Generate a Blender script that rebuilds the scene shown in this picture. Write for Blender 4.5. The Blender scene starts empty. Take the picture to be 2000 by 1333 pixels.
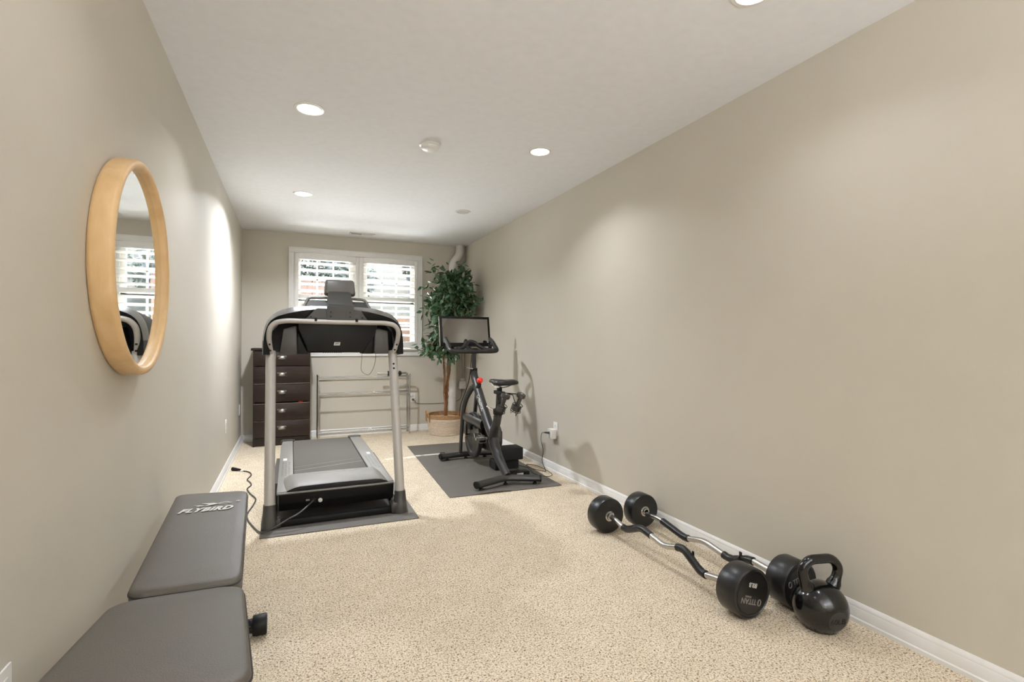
import bpy, bmesh, math, random
from mathutils import Vector, Matrix
from mathutils.noise import noise as pnoise
random.seed(11)
SC = bpy.context.scene
COL = SC.collection
PI = math.pi
XL, XR, YB, H, YF = -0.522, 2.147, 6.526, 2.44, -3.0

# ------------------------------------------------------------------ materials
def lin(c):
    return tuple(((v/255)/12.92 if v/255 <= .04045 else ((v/255+.055)/1.055)**2.4) for v in c)

def mat(name, rgb, rough=.5, metal=0., spec=.5, var=0., vscale=20., bump=0., bscale=200., coat=0., stretch=None, detail=4):
    m = bpy.data.materials.new(name); m.use_nodes = True
    nt = m.node_tree; p = nt.nodes['Principled BSDF']
    c = lin(rgb)
    p.inputs['Base Color'].default_value = (*c, 1)
    p.inputs['Roughness'].default_value = rough
    p.inputs['Metallic'].default_value = metal
    p.inputs['Specular IOR Level'].default_value = spec
    p.inputs['Coat Weight'].default_value = coat
    tc = nt.nodes.new('ShaderNodeTexCoord')
    mp = nt.nodes.new('ShaderNodeMapping')
    nt.links.new(tc.outputs['Object'], mp.inputs['Vector'])
    if stretch: mp.inputs['Scale'].default_value = stretch
    n = nt.nodes.new('ShaderNodeTexNoise'); n.inputs['Scale'].default_value = vscale; n.inputs['Detail'].default_value = detail
    nt.links.new(mp.outputs[0], n.inputs['Vector'])
    r = nt.nodes.new('ShaderNodeValToRGB')
    v = max(var, .02)
    r.color_ramp.elements[0].position = .3; r.color_ramp.elements[1].position = .7
    r.color_ramp.elements[0].color = (*[x*(1-v) for x in c], 1)
    r.color_ramp.elements[1].color = (*[min(1, x*(1+v)) for x in c], 1)
    nt.links.new(n.outputs['Fac'], r.inputs['Fac'])
    nt.links.new(r.outputs['Color'], p.inputs['Base Color'])
    if bump:
        b = nt.nodes.new('ShaderNodeBump'); b.inputs['Strength'].default_value = bump; b.inputs['Distance'].default_value = .002
        n2 = nt.nodes.new('ShaderNodeTexNoise'); n2.inputs['Scale'].default_value = bscale; n2.inputs['Detail'].default_value = 3
        nt.links.new(tc.outputs['Object'], n2.inputs['Vector'])
        nt.links.new(n2.outputs['Fac'], b.inputs['Height']); nt.links.new(b.outputs[0], p.inputs['Normal'])
    return m

def emis(name, rgb, s):
    m = bpy.data.materials.new(name); m.use_nodes = True
    p = m.node_tree.nodes['Principled BSDF']
    p.inputs['Base Color'].default_value = (.8, .8, .8, 1)
    p.inputs['Emission Color'].default_value = (*rgb, 1); p.inputs['Emission Strength'].default_value = s
    return m

M_WALL = mat('greige_wall_paint', (200, 193, 179), .55, spec=.35, var=.012, vscale=2, bump=.12, bscale=260)
M_CEIL = mat('ceiling_paint', (230, 229, 229), .9, spec=.1, bump=.03, bscale=220)
M_TRIM = mat('white_trim_paint', (232, 230, 226), .35)
M_SHUT = mat('white_shutter_paint', (240, 238, 233), .4)
M_BLACK = mat('black_plastic', (15, 15, 14), .5, spec=.28, bump=.05, bscale=900)
M_GLOSSB = mat('gloss_black', (8, 8, 8), .15, spec=.4, coat=.25, bump=.3, bscale=120)
M_DGREY = mat('dark_grey_plastic', (60, 58, 54), .42, bump=.06, bscale=900)
M_MGREY = mat('mid_grey_plastic', (92, 88, 82), .4, bump=.04, bscale=900)
M_HOOD = mat('hood_grey_plastic', (126, 122, 115), .5, bump=.03, bscale=900)
M_POST = mat('silver_powder_coat', (178, 173, 166), .4, metal=.15)
M_RAIL = mat('rail_silver_plastic', (124, 121, 115), .4, var=.03, vscale=60)
M_BELT = mat('treadmill_belt_rubber', (92, 88, 81), .7, spec=.3, var=.05, vscale=300, bump=.15, bscale=700)
M_RUBBERMAT = mat('grey_mat_rubber', (97, 92, 85), .55, var=.08, vscale=120, bump=.3, bscale=420)
M_LEATHER = mat('black_vinyl', (84, 78, 69), .48, var=.03, vscale=6, bump=.35, bscale=330)
M_PIPING = mat('black_vinyl_edge', (34, 32, 30), .45, bump=.2, bscale=300)
M_CHROME = mat('chrome', (205, 205, 205), .12, metal=1)
M_STEEL = mat('brushed_steel', (196, 194, 190), .26, metal=1, var=.05, vscale=200)
M_PEWTER = mat('pewter', (150, 145, 136), .32, metal=1)
M_RUBB = mat('barbell_rubber', (24, 23, 22), .34, var=.12, vscale=14, bump=.08, bscale=300)
M_GRIP = mat('grip_tape', (22, 22, 21), .3, var=.2, vscale=90, bump=.4, bscale=160)
M_WHITEINK = mat('white_print', (206, 202, 194), .5)
M_GREYINK = mat('grey_print', (128, 125, 119), .5)
M_WHITEP = mat('white_plastic', (228, 225, 219), .35)
M_PVC = mat('white_pipe_paint', (222, 218, 210), .5, bump=.06, bscale=60)
M_DARKINK = mat('dark_ink', (40, 38, 36), .6)
M_HOLE = mat('dark_hole', (8, 8, 8), .8)
M_DISC = mat('worn_dark_enamel', (38, 37, 35), .45, bump=.2, bscale=150)
M_RED = mat('red_plastic', (235, 40, 22), .25, coat=.3)
M_REDCLOTH = mat('red_cloth', (190, 20, 18), .9, bump=.4, bscale=300)
M_CORD = mat('black_cord', (38, 37, 35), .5)
M_TRUNK = mat('ficus_bark', (132, 92, 56), .8, var=.35, vscale=40, bump=.6, bscale=90, stretch=(1, 1, .25))
M_LEAF = [mat('leaf_deep_green', (74, 104, 72), .3, var=.2, vscale=9),
          mat('leaf_sky_sheen', (158, 194, 184), .26, var=.15, vscale=9),  # sky reflection on glossy leaves, put into the leaf colour
          mat('leaf_mid_green', (126, 158, 92), .3, var=.2, vscale=9),
          mat('leaf_yellow_green', (190, 206, 116), .35, var=.15, vscale=9)]
M_SEA = mat('natural_seagrass', (176, 138, 94), .8, var=.3, vscale=60, bump=.8, bscale=240)
M_WASH = mat('whitewashed_seagrass', (214, 196, 176), .85, var=.16, vscale=45, bump=.8, bscale=240, stretch=(1, 1, 4))
M_SOIL = mat('basket_moss', (116, 82, 50), .95, var=.4, vscale=60, bump=1, bscale=120)
M_LITWHITE = emis('lamp_lens', (1, .96, .9), 9)
M_UNLIT = mat('frosted_lens', (196, 192, 186), .5)
M_SADDLE = mat('saddle_vinyl', (36, 35, 33), .35, bump=.2, bscale=300)
M_FRAMEB = mat('bike_black_paint', (40, 39, 37), .38, var=.04, vscale=8, coat=.25)
M_FOAM = mat('black_foam', (20, 20, 19), .75, bump=.3, bscale=400)

def wood_mat(name, c1, c2, rough, scale, stretch):
    m = mat(name, c1, rough)
    nt = m.node_tree; p = nt.nodes['Principled BSDF']
    tc = nt.nodes.new('ShaderNodeTexCoord'); mp = nt.nodes.new('ShaderNodeMapping'); mp.inputs['Scale'].default_value = stretch
    n = nt.nodes.new('ShaderNodeTexNoise'); n.inputs['Scale'].default_value = scale; n.inputs['Detail'].default_value = 6; n.inputs['Distortion'].default_value = .6
    r = nt.nodes.new('ShaderNodeValToRGB')
    r.color_ramp.elements[0].position = .32; r.color_ramp.elements[1].position = .68
    r.color_ramp.elements[0].color = (*lin(c1), 1); r.color_ramp.elements[1].color = (*lin(c2), 1)
    nt.links.new(tc.outputs['Object'], mp.inputs[0]); nt.links.new(mp.outputs[0], n.inputs['Vector'])
    nt.links.new(n.outputs['Fac'], r.inputs['Fac']); nt.links.new(r.outputs['Color'], p.inputs['Base Color'])
    return m
M_ESPRESSO = wood_mat('espresso_wood', (24, 13, 9), (44, 26, 18), .36, 9, (1, 1, 9))
M_MAPLE = wood_mat('tan_maple', (213, 176, 126), (224, 190, 142), .5, 6, (4, 4, 1.2))
M_FENCE = wood_mat('weathered_fence', (48, 29, 20), (68, 45, 33), .85, 8, (8, 8, .6))
M_TIMBER = wood_mat('retaining_timber', (48, 30, 17), (66, 45, 27), .9, 7, (.6, 6, 6))
M_GRASS = mat('exterior_grass', (30, 29, 14), .95, var=.45, vscale=9)
M_BUSH = [mat('bush_leaf', (24, 29, 10), .6, var=.4, vscale=12), mat('bush_leaf_light', (50, 56, 22), .6, var=.3, vscale=12)]
M_BOUNCE = mat('pale_bounce_ground', (214, 208, 198), .9, var=.06, vscale=6)  # unseen ground, made pale to bounce daylight up through the louvers

# carpet: cut pile with flecks
def carpet():
    m = bpy.data.materials.new('beige_carpet'); m.use_nodes = True
    nt = m.node_tree; p = nt.nodes['Principled BSDF']; p.inputs['Roughness'].default_value = .95; p.inputs['Specular IOR Level'].default_value = .1
    L = nt.links.new
    tc = nt.nodes.new('ShaderNodeTexCoord')
    n1 = nt.nodes.new('ShaderNodeTexNoise'); n1.inputs['Scale'].default_value = 150; n1.inputs['Detail'].default_value = 3; n1.inputs['Roughness'].default_value = .65
    n1.inputs['Distortion'].default_value = .4
    n2 = nt.nodes.new('ShaderNodeTexNoise'); n2.inputs['Scale'].default_value = 9; n2.inputs['Detail'].default_value = 3
    L(tc.outputs['Object'], n1.inputs['Vector']); L(tc.outputs['Object'], n2.inputs['Vector'])
    r = nt.nodes.new('ShaderNodeValToRGB'); e = r.color_ramp.elements
    e[0].position = .32; e[0].color = (*lin((96, 78, 58)), 1)
    e[1].position = .74; e[1].color = (*lin((248, 238, 220)), 1)
    k = e.new(.40); k.color = (*lin((170, 150, 126)), 1)
    k = e.new(.47); k.color = (*lin((217, 202, 177)), 1)
    k = e.new(.60); k.color = (*lin((233, 219, 196)), 1)
    L(n1.outputs['Fac'], r.inputs['Fac'])
    n3 = nt.nodes.new('ShaderNodeTexNoise'); n3.inputs['Scale'].default_value = 125; n3.inputs['Detail'].default_value = 2; n3.inputs['Distortion'].default_value = .8
    L(tc.outputs['Object'], n3.inputs['Vector'])
    r3 = nt.nodes.new('ShaderNodeValToRGB'); r3.color_ramp.elements[0].position = .30; r3.color_ramp.elements[1].position = .41
    r3.color_ramp.elements[0].color = (*lin((120, 104, 84)), 1); r3.color_ramp.elements[1].color = (1, 1, 1, 1)
    L(n3.outputs['Fac'], r3.inputs['Fac'])
    m3 = nt.nodes.new('ShaderNodeMix'); m3.data_type = 'RGBA'; m3.blend_type = 'MULTIPLY'; m3.inputs[0].default_value = .85
    L(r.outputs['Color'], m3.inputs[6]); L(r3.outputs['Color'], m3.inputs[7])
    r2 = nt.nodes.new('ShaderNodeValToRGB'); r2.color_ramp.elements[0].color = (.93, .92, .90, 1); r2.color_ramp.elements[1].color = (1, 1, 1, 1)
    r2.color_ramp.elements[0].position = .35; r2.color_ramp.elements[1].position = .65
    L(n2.outputs['Fac'], r2.inputs['Fac'])
    mx = nt.nodes.new('ShaderNodeMix'); mx.data_type = 'RGBA'; mx.blend_type = 'MULTIPLY'; mx.inputs[0].default_value = 1
    L(m3.outputs[2], mx.inputs[6]); L(r2.outputs['Color'], mx.inputs[7]); L(mx.outputs[2], p.inputs['Base Color'])
    b = nt.nodes.new('ShaderNodeBump'); b.inputs['Strength'].default_value = .6; b.inputs['Distance'].default_value = .006
    L(n1.outputs['Fac'], b.inputs['Height']); L(b.outputs[0], p.inputs['Normal'])
    return m
M_CARPET = carpet()

def glass_mat():
    m = bpy.data.materials.new('window_glass'); m.use_nodes = True
    nt = m.node_tree; nt.nodes.clear()
    o = nt.nodes.new('ShaderNodeOutputMaterial'); mx = nt.nodes.new('ShaderNodeMixShader')
    t = nt.nodes.new('ShaderNodeBsdfTransparent'); t.inputs[0].default_value = (.95, .97, .96, 1)
    g = nt.nodes.new('ShaderNodeBsdfGlossy'); g.inputs['Roughness'].default_value = .02
    f = nt.nodes.new('ShaderNodeFresnel'); f.inputs['IOR'].default_value = 1.45
    nt.links.new(f.outputs[0], mx.inputs[0]); nt.links.new(t.outputs[0], mx.inputs[1]); nt.links.new(g.outputs[0], mx.inputs[2])
    nt.links.new(mx.outputs[0], o.inputs[0])
    return m
M_GLASS = glass_mat()

def mirror_mat(name, f, tint, base):
    m = bpy.data.materials.new(name); m.use_nodes = True
    nt = m.node_tree; nt.nodes.clear()
    o = nt.nodes.new('ShaderNodeOutputMaterial'); mx = nt.nodes.new('ShaderNodeMixShader')
    d = nt.nodes.new('ShaderNodeBsdfDiffuse'); d.inputs[0].default_value = (*base, 1)
    g = nt.nodes.new('ShaderNodeBsdfGlossy'); g.inputs['Roughness'].default_value = 0.015; g.inputs[0].default_value = (*tint, 1)
    mx.inputs[0].default_value = f
    nt.links.new(d.outputs[0], mx.inputs[1]); nt.links.new(g.outputs[0], mx.inputs[2]); nt.links.new(mx.outputs[0], o.inputs[0])
    return m
M_MIRROR = mirror_mat('silvered_mirror', .97, (.93, .94, .93), (.1, .1, .1))
M_SCREEN = mirror_mat('dark_glass_screen', .34, (1, .98, .96), (.012, .011, .011))

# ------------------------------------------------------------------ mesh builder
def V(*a): return Vector(a)

def fillet(pts, r, n=6):
    pts = [Vector(p) for p in pts]; out = [pts[0]]
    for i in range(1, len(pts)-1):
        a, b, c = pts[i-1], pts[i], pts[i+1]
        rr = min(r, (a-b).length*.48, (c-b).length*.48)
        p0 = b+(a-b).normalized()*rr; p2 = b+(c-b).normalized()*rr
        for k in range(n+1):
            t = k/n; out.append(p0*(1-t)**2+b*2*t*(1-t)+p2*t*t)
    out.append(pts[-1]); return out

def spline(pts, n=8, closed=False):
    pts = [Vector(p) for p in pts]; out = []; N = len(pts)
    for i in range(N if closed else N-1):
        if closed: p0, p1, p2, p3 = pts[i-1], pts[i], pts[(i+1) % N], pts[(i+2) % N]
        else: p0, p1, p2, p3 = pts[max(i-1, 0)], pts[i], pts[i+1], pts[min(i+2, N-1)]
        for k in range(n):
            t = k/n
            out.append(.5*((2*p1)+(p2-p0)*t+(2*p0-5*p1+4*p2-p3)*t*t+(3*p1-p0-3*p2+p3)*t**3))
    if not closed: out.append(pts[-1])
    return out

class B:
    def __init__(s): s.bm = bmesh.new()
    def merge(s, tb, M=None, mi=0):
        if M is not None: tb.transform(M)
        for f in tb.faces: f.material_index = mi
        me = bpy.data.meshes.new('t'); tb.to_mesh(me); tb.free(); s.bm.from_mesh(me); bpy.data.meshes.remove(me)
        return s
    def raw(s, verts, faces, mi=0, M=None):
        tb = bmesh.new(); vs = [tb.verts.new(v) for v in verts]
        for f in faces:
            try: tb.faces.new([vs[i] for i in f])
            except ValueError: pass
        bmesh.ops.recalc_face_normals(tb, faces=tb.faces)
        return s.merge(tb, M, mi)
    def box(s, lo, hi, bev=0, seg=2, M=None, mi=0):
        tb = bmesh.new(); bmesh.ops.create_cube(tb, size=1)
        lo, hi = Vector(lo), Vector(hi)
        for v in tb.verts: v.co = Vector([lo[i]+(v.co[i]+.5)*(hi[i]-lo[i]) for i in range(3)])
        if bev: bmesh.ops.bevel(tb, geom=tb.edges[:], offset=bev, segments=seg, profile=.5, affect='EDGES')
        return s.merge(tb, M, mi)
    def tube(s, path, r, seg=12, closed=False, mi=0, flat=1., up=None, caps=True, M=None):
        path = [Vector(p) for p in path]; n = len(path)
        R = r if isinstance(r, (list, tuple)) else [r]*n
        tb = bmesh.new(); rings = []; prev = None
        for i, p in enumerate(path):
            if closed: t = path[(i+1) % n]-path[i-1]
            else: t = path[min(i+1, n-1)]-path[max(i-1, 0)]
            t = t.normalized() if t.length > 1e-9 else Vector((0, 0, 1))
            if prev is None:
                a = Vector(up) if up else (Vector((0, 0, 1)) if abs(t.z) < .9 else Vector((1, 0, 0)))
                a = (a-t*a.dot(t)).normalized()
            else:
                a = prev-t*prev.dot(t); a = a.normalized()
            prev = a; b = t.cross(a)
            rings.append([tb.verts.new(p+a*(math.cos(2*PI*k/seg)*R[i]*flat)+b*(math.sin(2*PI*k/seg)*R[i])) for k in range(seg)])
        for i in range(n if closed else n-1):
            A, Bb = rings[i], rings[(i+1) % n]
            for k in range(seg): tb.faces.new((A[k], A[(k+1) % seg], Bb[(k+1) % seg], Bb[k]))
        if caps and not closed:
            tb.faces.new(rings[0][::-1]); tb.faces.new(rings[-1])
        bmesh.ops.recalc_face_normals(tb, faces=tb.faces)
        return s.merge(tb, M, mi)
    def cyl(s, p0, p1, r0, r1=None, seg=24, bev=0, mi=0):
        p0, p1 = Vector(p0), Vector(p1); r1 = r0 if r1 is None else r1
        d = p1-p0; L = d.length
        prof = [(0, 0), (r0, 0), (r1, L), (0, L)]
        if bev: prof = [(0, 0), (r0-bev, 0), (r0-bev*.3, bev*.3), (r0, bev), (r1, L-bev), (r1-bev*.3, L-bev*.3), (r1-bev, L), (0, L)]
        return s.lathe(prof, Matrix.Translation(p0) @ d.to_track_quat('Z', 'Y').to_matrix().to_4x4(), seg, mi)
    def lathe(s, prof, M=None, seg=32, mi=0):
        tb = bmesh.new(); rings = []
        for (r, z) in prof:
            if r < 1e-6: rings.append([tb.verts.new((0, 0, z))])
            else: rings.append([tb.verts.new((r*math.cos(2*PI*k/seg), r*math.sin(2*PI*k/seg), z)) for k in range(seg)])
        for A, Bb in zip(rings, rings[1:]):
            for k in range(seg):
                k2 = (k+1) % seg
                q = []
                for v in (A[k % len(A)], A[k2 % len(A)], Bb[k2 % len(Bb)], Bb[k % len(Bb)]):
                    if v not in q: q.append(v)
                if len(q) > 2:
                    try: tb.faces.new(q)
                    except ValueError: pass
        bmesh.ops.recalc_face_normals(tb, faces=tb.faces)
        return s.merge(tb, M, mi)
    def prism(s, poly, h, M=None, bev=0, seg=2, mi=0):
        tb = bmesh.new()
        a = [tb.verts.new((x, y, 0)) for x, y in poly]; b = [tb.verts.new((x, y, h)) for x, y in poly]
        n = len(poly); tb.faces.new(a[::-1]); tb.faces.new(b)
        for k in range(n): tb.faces.new((a[k], a[(k+1) % n], b[(k+1) % n], b[k]))
        bmesh.ops.recalc_face_normals(tb, faces=tb.faces)
        if bev: bmesh.ops.bevel(tb, geom=tb.edges[:], offset=bev, segments=seg, profile=.5, affect='EDGES')
        return s.merge(tb, M, mi)
    def loft(s, rings, caps=True, mi=0, M=None, closed=True):
        tb = bmesh.new(); R = [[tb.verts.new(p) for p in r] for r in rings]
        n = len(R[0])
        for A, Bb in zip(R, R[1:]):
            for k in range(n if closed else n-1): tb.faces.new((A[k], A[(k+1) % n], Bb[(k+1) % n], Bb[k]))
        if caps and closed: tb.faces.new(R[0][::-1]); tb.faces.new(R[-1])
        bmesh.ops.recalc_face_normals(tb, faces=tb.faces)
        return s.merge(tb, M, mi)
    def sphere(s, c, r, sc=(1, 1, 1), u=24, v=14, mi=0):
        tb = bmesh.new(); bmesh.ops.create_uvsphere(tb, u_segments=u, v_segments=v, radius=r)
        return s.merge(tb, Matrix.Translation(Vector(c)) @ Matrix.Diagonal((*sc, 1)), mi)

XZ = lambda y: Matrix(((1, 0, 0, 0), (0, 0, 1, y), (0, 1, 0, 0), (0, 0, 0, 1)))     # poly (x,z) extruded along +y from y
YZ = lambda x: Matrix(((0, 0, 1, x), (1, 0, 0, 0), (0, 1, 0, 0), (0, 0, 0, 1)))     # poly (y,z) extruded along +x from x
XY = lambda z: Matrix.Translation((0, 0, z))
def frame(o, right, up):
    r = Vector(right).normalized(); u = Vector(up); u = (u-r*u.dot(r)).normalized(); n = r.cross(u)
    return Matrix(((r.x, u.x, n.x, o[0]), (r.y, u.y, n.y, o[1]), (r.z, u.z, n.z, o[2]), (0, 0, 0, 1)))

OFF = {}
def obj(name, b, mats, parent=None, loc=None, angle=38, kind=None, label=None):
    me = bpy.data.meshes.new(name)
    if isinstance(b, B): b.bm.to_mesh(me); b.bm.free()
    else: me = b; me.name = name
    if not isinstance(mats, (list, tuple)): mats = [mats]
    me.materials.clear()
    for m in mats: me.materials.append(m)
    off = OFF[parent] if parent is not None else (Vector(loc) if loc else Vector((0, 0, 0)))
    me.transform(Matrix.Translation(-off))
    me.polygons.foreach_set('use_smooth', [True]*len(me.polygons))
    me.set_sharp_from_angle(angle=math.radians(angle))
    o = bpy.data.objects.new(name, me); COL.objects.link(o)
    if parent is not None: o.parent = parent
    else: o.location = off
    OFF[o] = off
    if kind: o['kind'] = kind
    if label: o['label'] = label
    return o

def tag(o, label, cat, group=None):
    o['label'] = label; o['category'] = cat
    if group: o['group'] = group
    return o

def thing(name, loc, label, cat, group=None):
    o = bpy.data.objects.new(name, None); COL.objects.link(o); o.location = loc; o.empty_display_size = .05
    OFF[o] = Vector(loc)
    return tag(o, label, cat, group)

def struct(name, b, m, parent=None, **k):
    return obj(name, b, m, parent, kind='structure' if parent is None else None, **k)

def dup(root, loc, label=None):
    r = root.copy(); COL.objects.link(r); r.location = loc
    if label: r['label'] = label
    for ch in list(root.children):
        c = ch.copy(); COL.objects.link(c); c.parent = r
        for g in list(ch.children):
            d = g.copy(); COL.objects.link(d); d.parent = c
    return r

def text(body, size, M, ext=.0006, bold=0., shear=0., sx=1., spacing=1.):
    cu = bpy.data.curves.new('t', 'FONT'); cu.body = body; cu.size = size; cu.align_x = 'CENTER'; cu.align_y = 'CENTER'
    cu.extrude = ext; cu.offset = bold; cu.shear = shear; cu.space_character = spacing; cu.resolution_u = 4
    o = bpy.data.objects.new('t', cu); COL.objects.link(o)
    bpy.context.view_layer.update()
    me = bpy.data.meshes.new_from_object(o.evaluated_get(bpy.context.evaluated_depsgraph_get()))
    bpy.data.objects.remove(o); bpy.data.curves.remove(cu)
    tb = bmesh.new(); tb.from_mesh(me); bpy.data.meshes.remove(me)
    tb.transform(M @ Matrix.Diagonal((sx, 1, 1, 1)))
    return tb

# ------------------------------------------------------------------ setting
struct('floor', B().box((XL-.15, YF-.15, -.1), (XR+.15, YB+.15, 0)), M_CARPET)
struct('ceiling', B().box((XL-.15, YF-.15, H), (XR+.15, YB+.15, H+.1)), M_CEIL)
struct('wall_left', B().box((XL-.15, YF-.15, 0), (XL, YB+.15, H)), M_WALL)
struct('wall_right', B().box((XR, YF-.15, 0), (XR+.15, YB+.15, H)), M_WALL)
struct('wall_front', B().box((XL, YF-.15, 0), (XR, YF, H)), M_WALL)
OX0, OX1, OZ0, OZ1 = .032, 1.50, 1.06, 2.205
w = B()
w.box((XL, YB, 0), (OX0, YB+.15, H)); w.box((OX1, YB, 0), (XR, YB+.15, H))
w.box((OX0, YB, 0), (OX1, YB+.15, OZ0)); w.box((OX0, YB, OZ1), (OX1, YB+.15, H))
struct('wall_back', w, M_WALL)
# baseboards with a stepped, moulded profile
prof = [(0, 0), (.018, 0), (.018, .016), (.0135, .02), (.0125, .056), (.0105, .060), (.0105, .066), (.007, .074), (.003, .080), (0, .080)]
def baseboard(name, M): struct(name, B().prism(prof, 1, M), M_TRIM, angle=25)
baseboard('baseboard_left', Matrix(((1, 0, 0, XL), (0, 0, YB-YF, YF), (0, 1, 0, 0), (0, 0, 0, 1))))
baseboard('baseboard_right', Matrix(((-1, 0, 0, XR), (0, 0, YB-YF, YF), (0, 1, 0, 0), (0, 0, 0, 1))))
baseboard('baseboard_back', Matrix(((0, 0, XR-XL-.036, XL+.018), (-1, 0, 0, YB), (0, 1, 0, 0), (0, 0, 0, 1))))

# window: casing, sill, apron, two double-hung units with muntins and glass
win = bpy.data.objects.new('window_1', None); COL.objects.link(win); win.location = (.766, YB, 1.06); OFF[win] = Vector(win.location); win['kind'] = 'structure'
b = B()
for lo, hi in (((-.033, 2.205), (1.563, 2.272)), ((-.033, 1.06), (.032, 2.205)), ((1.50, 1.06), (1.563, 2.205))):
    b.box((lo[0], YB-.020, lo[1]), (hi[0], YB-.0005, hi[1]), .004)
for lo, hi in (((-.045+.012, 2.258), (1.563, 2.272)), ((-.033, 1.06), (-.020, 2.272)), ((1.550, 1.06), (1.563, 2.272))):
    b.box((lo[0], YB-.026, lo[1]), (hi[0], YB-.018, hi[1]), .003)
for lo, hi in (((.022, 2.205), (1.51, 2.213)), ((.022, 1.06), (.032, 2.213)), ((1.50, 1.06), (1.51, 2.213))):
    b.box((lo[0], YB-.024, lo[1]), (hi[0], YB-.018, hi[1]), .002)
obj('casing', b, M_TRIM, win)
obj('sill', B().box((-.045, YB-.055, 1.045), (1.575, YB+.05, 1.064), .005), M_TRIM, win)
obj('apron', B().box((-.03, YB-.018, .972), (1.562, YB-.0005, 1.045), .004).box((-.03, YB-.022, .972), (1.562, YB-.016, .985), .003), M_TRIM, win)
b = B()
b.box((OX0, YB, 1.06), (.05, YB+.15, 2.205)); b.box((1.482, YB+.05, 1.06), (1.5, YB+.15, 2.205)); b.box((OX0, YB+.05, 2.185), (1.5, YB+.15, 2.205)); b.box((.71, YB+.05, 1.06), (.83, YB+.15, 2.19))
obj('jamb', b, M_TRIM, win)
for x0, x1 in ((.05, .71), (.83, 1.482)):
    b = B(); y0, y1 = YB+.075, YB+.105
    zs = 1.64
    for za, zb in ((1.064, zs+.02), (zs-.02, 2.19)):
        b.box((x0, y0, za), (x0+.05, y1, zb), .003); b.box((x1-.05, y0, za), (x1, y1, zb), .003)
        b.box((x0, y0, za), (x1, y1, za+.045), .003); b.box((x0, y0, zb-.045), (x1, y1, zb), .003)
        for k in (1, 2):
            xm = x0+.05+(x1-x0-.1)*k/3; b.box((xm-.010, y0+.006, za+.01), (xm+.010, y1-.006, zb-.01), .002)
        zm = (za+zb)/2; b.box((x0+.03, y0+.006, zm-.009), (x1-.03, y1-.006, zm+.009), .002)
    sash = obj('sash', b, M_SHUT, win)
    obj('pane', B().box((x0+.02, YB+.088, 1.09), (x1-.02, YB+.092, 2.17)), M_GLASS, sash)

def slat(b, x0, x1, zc, tilt, yc):
    ring = []
    for k in range(14):
        a = 2*PI*k/14; u = math.cos(a)*.0425; t = math.sin(a)*.0052
        ring.append((yc+u*math.cos(tilt)-t*math.sin(tilt)*0, zc-u*math.sin(tilt)+t))
    b.loft([[(x0, y, z) for y, z in ring], [(x1, y, z) for y, z in ring]])
def shutter(x0, x1, lx0, lx1, label, lo0, lostep, tu, tl):
    t = thing('plantation_shutter', ((x0+x1)/2, 6.505, 1.075), label, 'shutter', 'shutter panels filling the back window')
    y0, y1 = 6.496, 6.524
    b = B(); e = .0005
    b.box((x0+e, y0, 1.075), (lx0, y1, 2.2), .003); b.box((lx1, y0, 1.075), (x1-e, y1, 2.2), .003)
    b.box((lx0, y0, 2.133), (lx1, y1, 2.2), .003); b.box((lx0, y0, 1.075), (lx1, y1, 1.152), .003); b.box((lx0, y0, 1.664), (lx1, y1, 1.714), .003)
    obj('panel_frame', b, M_SHUT, t)
    up, lo = B(), B()
    for k in range(5): slat(up, lx0, lx1, 1.756+.0830*k, tu, 6.51)
    for k in range(6): slat(lo, lx0, lx1, lo0+lostep*k, tl, 6.51)
    obj('upper_louvers', up, M_SHUT, t, angle=60); obj('lower_louvers', lo, M_SHUT, t, angle=60)
shutter(.033, .766, .076, .728, 'white louvered shutter panel in left half of the window, behind the treadmill console', 1.2, .0846, math.radians(14), math.radians(17))
shutter(.767, 1.499, .82, 1.458, 'white louvered shutter panel in right half of the window, beside the ficus', 1.238, .0772, math.radians(15), math.radians(14))

# world outside the window
struct('ground_outside', B().box((-6, YB+.15, .6), (8, 16, .95)), M_BOUNCE)
g = []
for j in range(13):
    for i in range(21):
        x = -6+14*i/20; y = 9.3+6.7*j/12
        g.append((x, y, 1.55+.55*(y-9.3)+.06*pnoise((x*.8, y*.8, 0))))
b = B().raw(g, [(j*21+i, j*21+i+1, j*21+i+22, j*21+i+21) for j in range(12) for i in range(20)])
b.raw([(-6, 9.3, .9), (8, 9.3, .9), (8, 9.3, 1.55), (-6, 9.3, 1.55)], [(0, 1, 2, 3)])
struct('hillside_outside', b, M_GRASS)
t = thing('retaining_wall', (3.4, 9.2, .95), 'low brown timber retaining wall outside the right half of the window', 'wall')
for k in range(4): obj('timber', B().box((1.0, 9.1, .95+.165*k), (6.4, 9.28, 1.11+.165*k), .012), M_TIMBER, t)
t = thing('garden_fence', (-.2, 8.7, .95), 'brown wooden board fence outside the left half of the window', 'fence')
b = B()
for k in range(22):
    x = -2.3+.145*k
    b.box((x, 8.70, .95), (x+.135, 8.72, 2.15+.03*random.random()), .004)
obj('board_panel', b, M_FENCE, t)
for z in (1.2, 1.95): obj('fence_rail', B().box((-2.3, 8.66, z), (.88, 8.70, z+.09), .004), M_FENCE, t)
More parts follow.
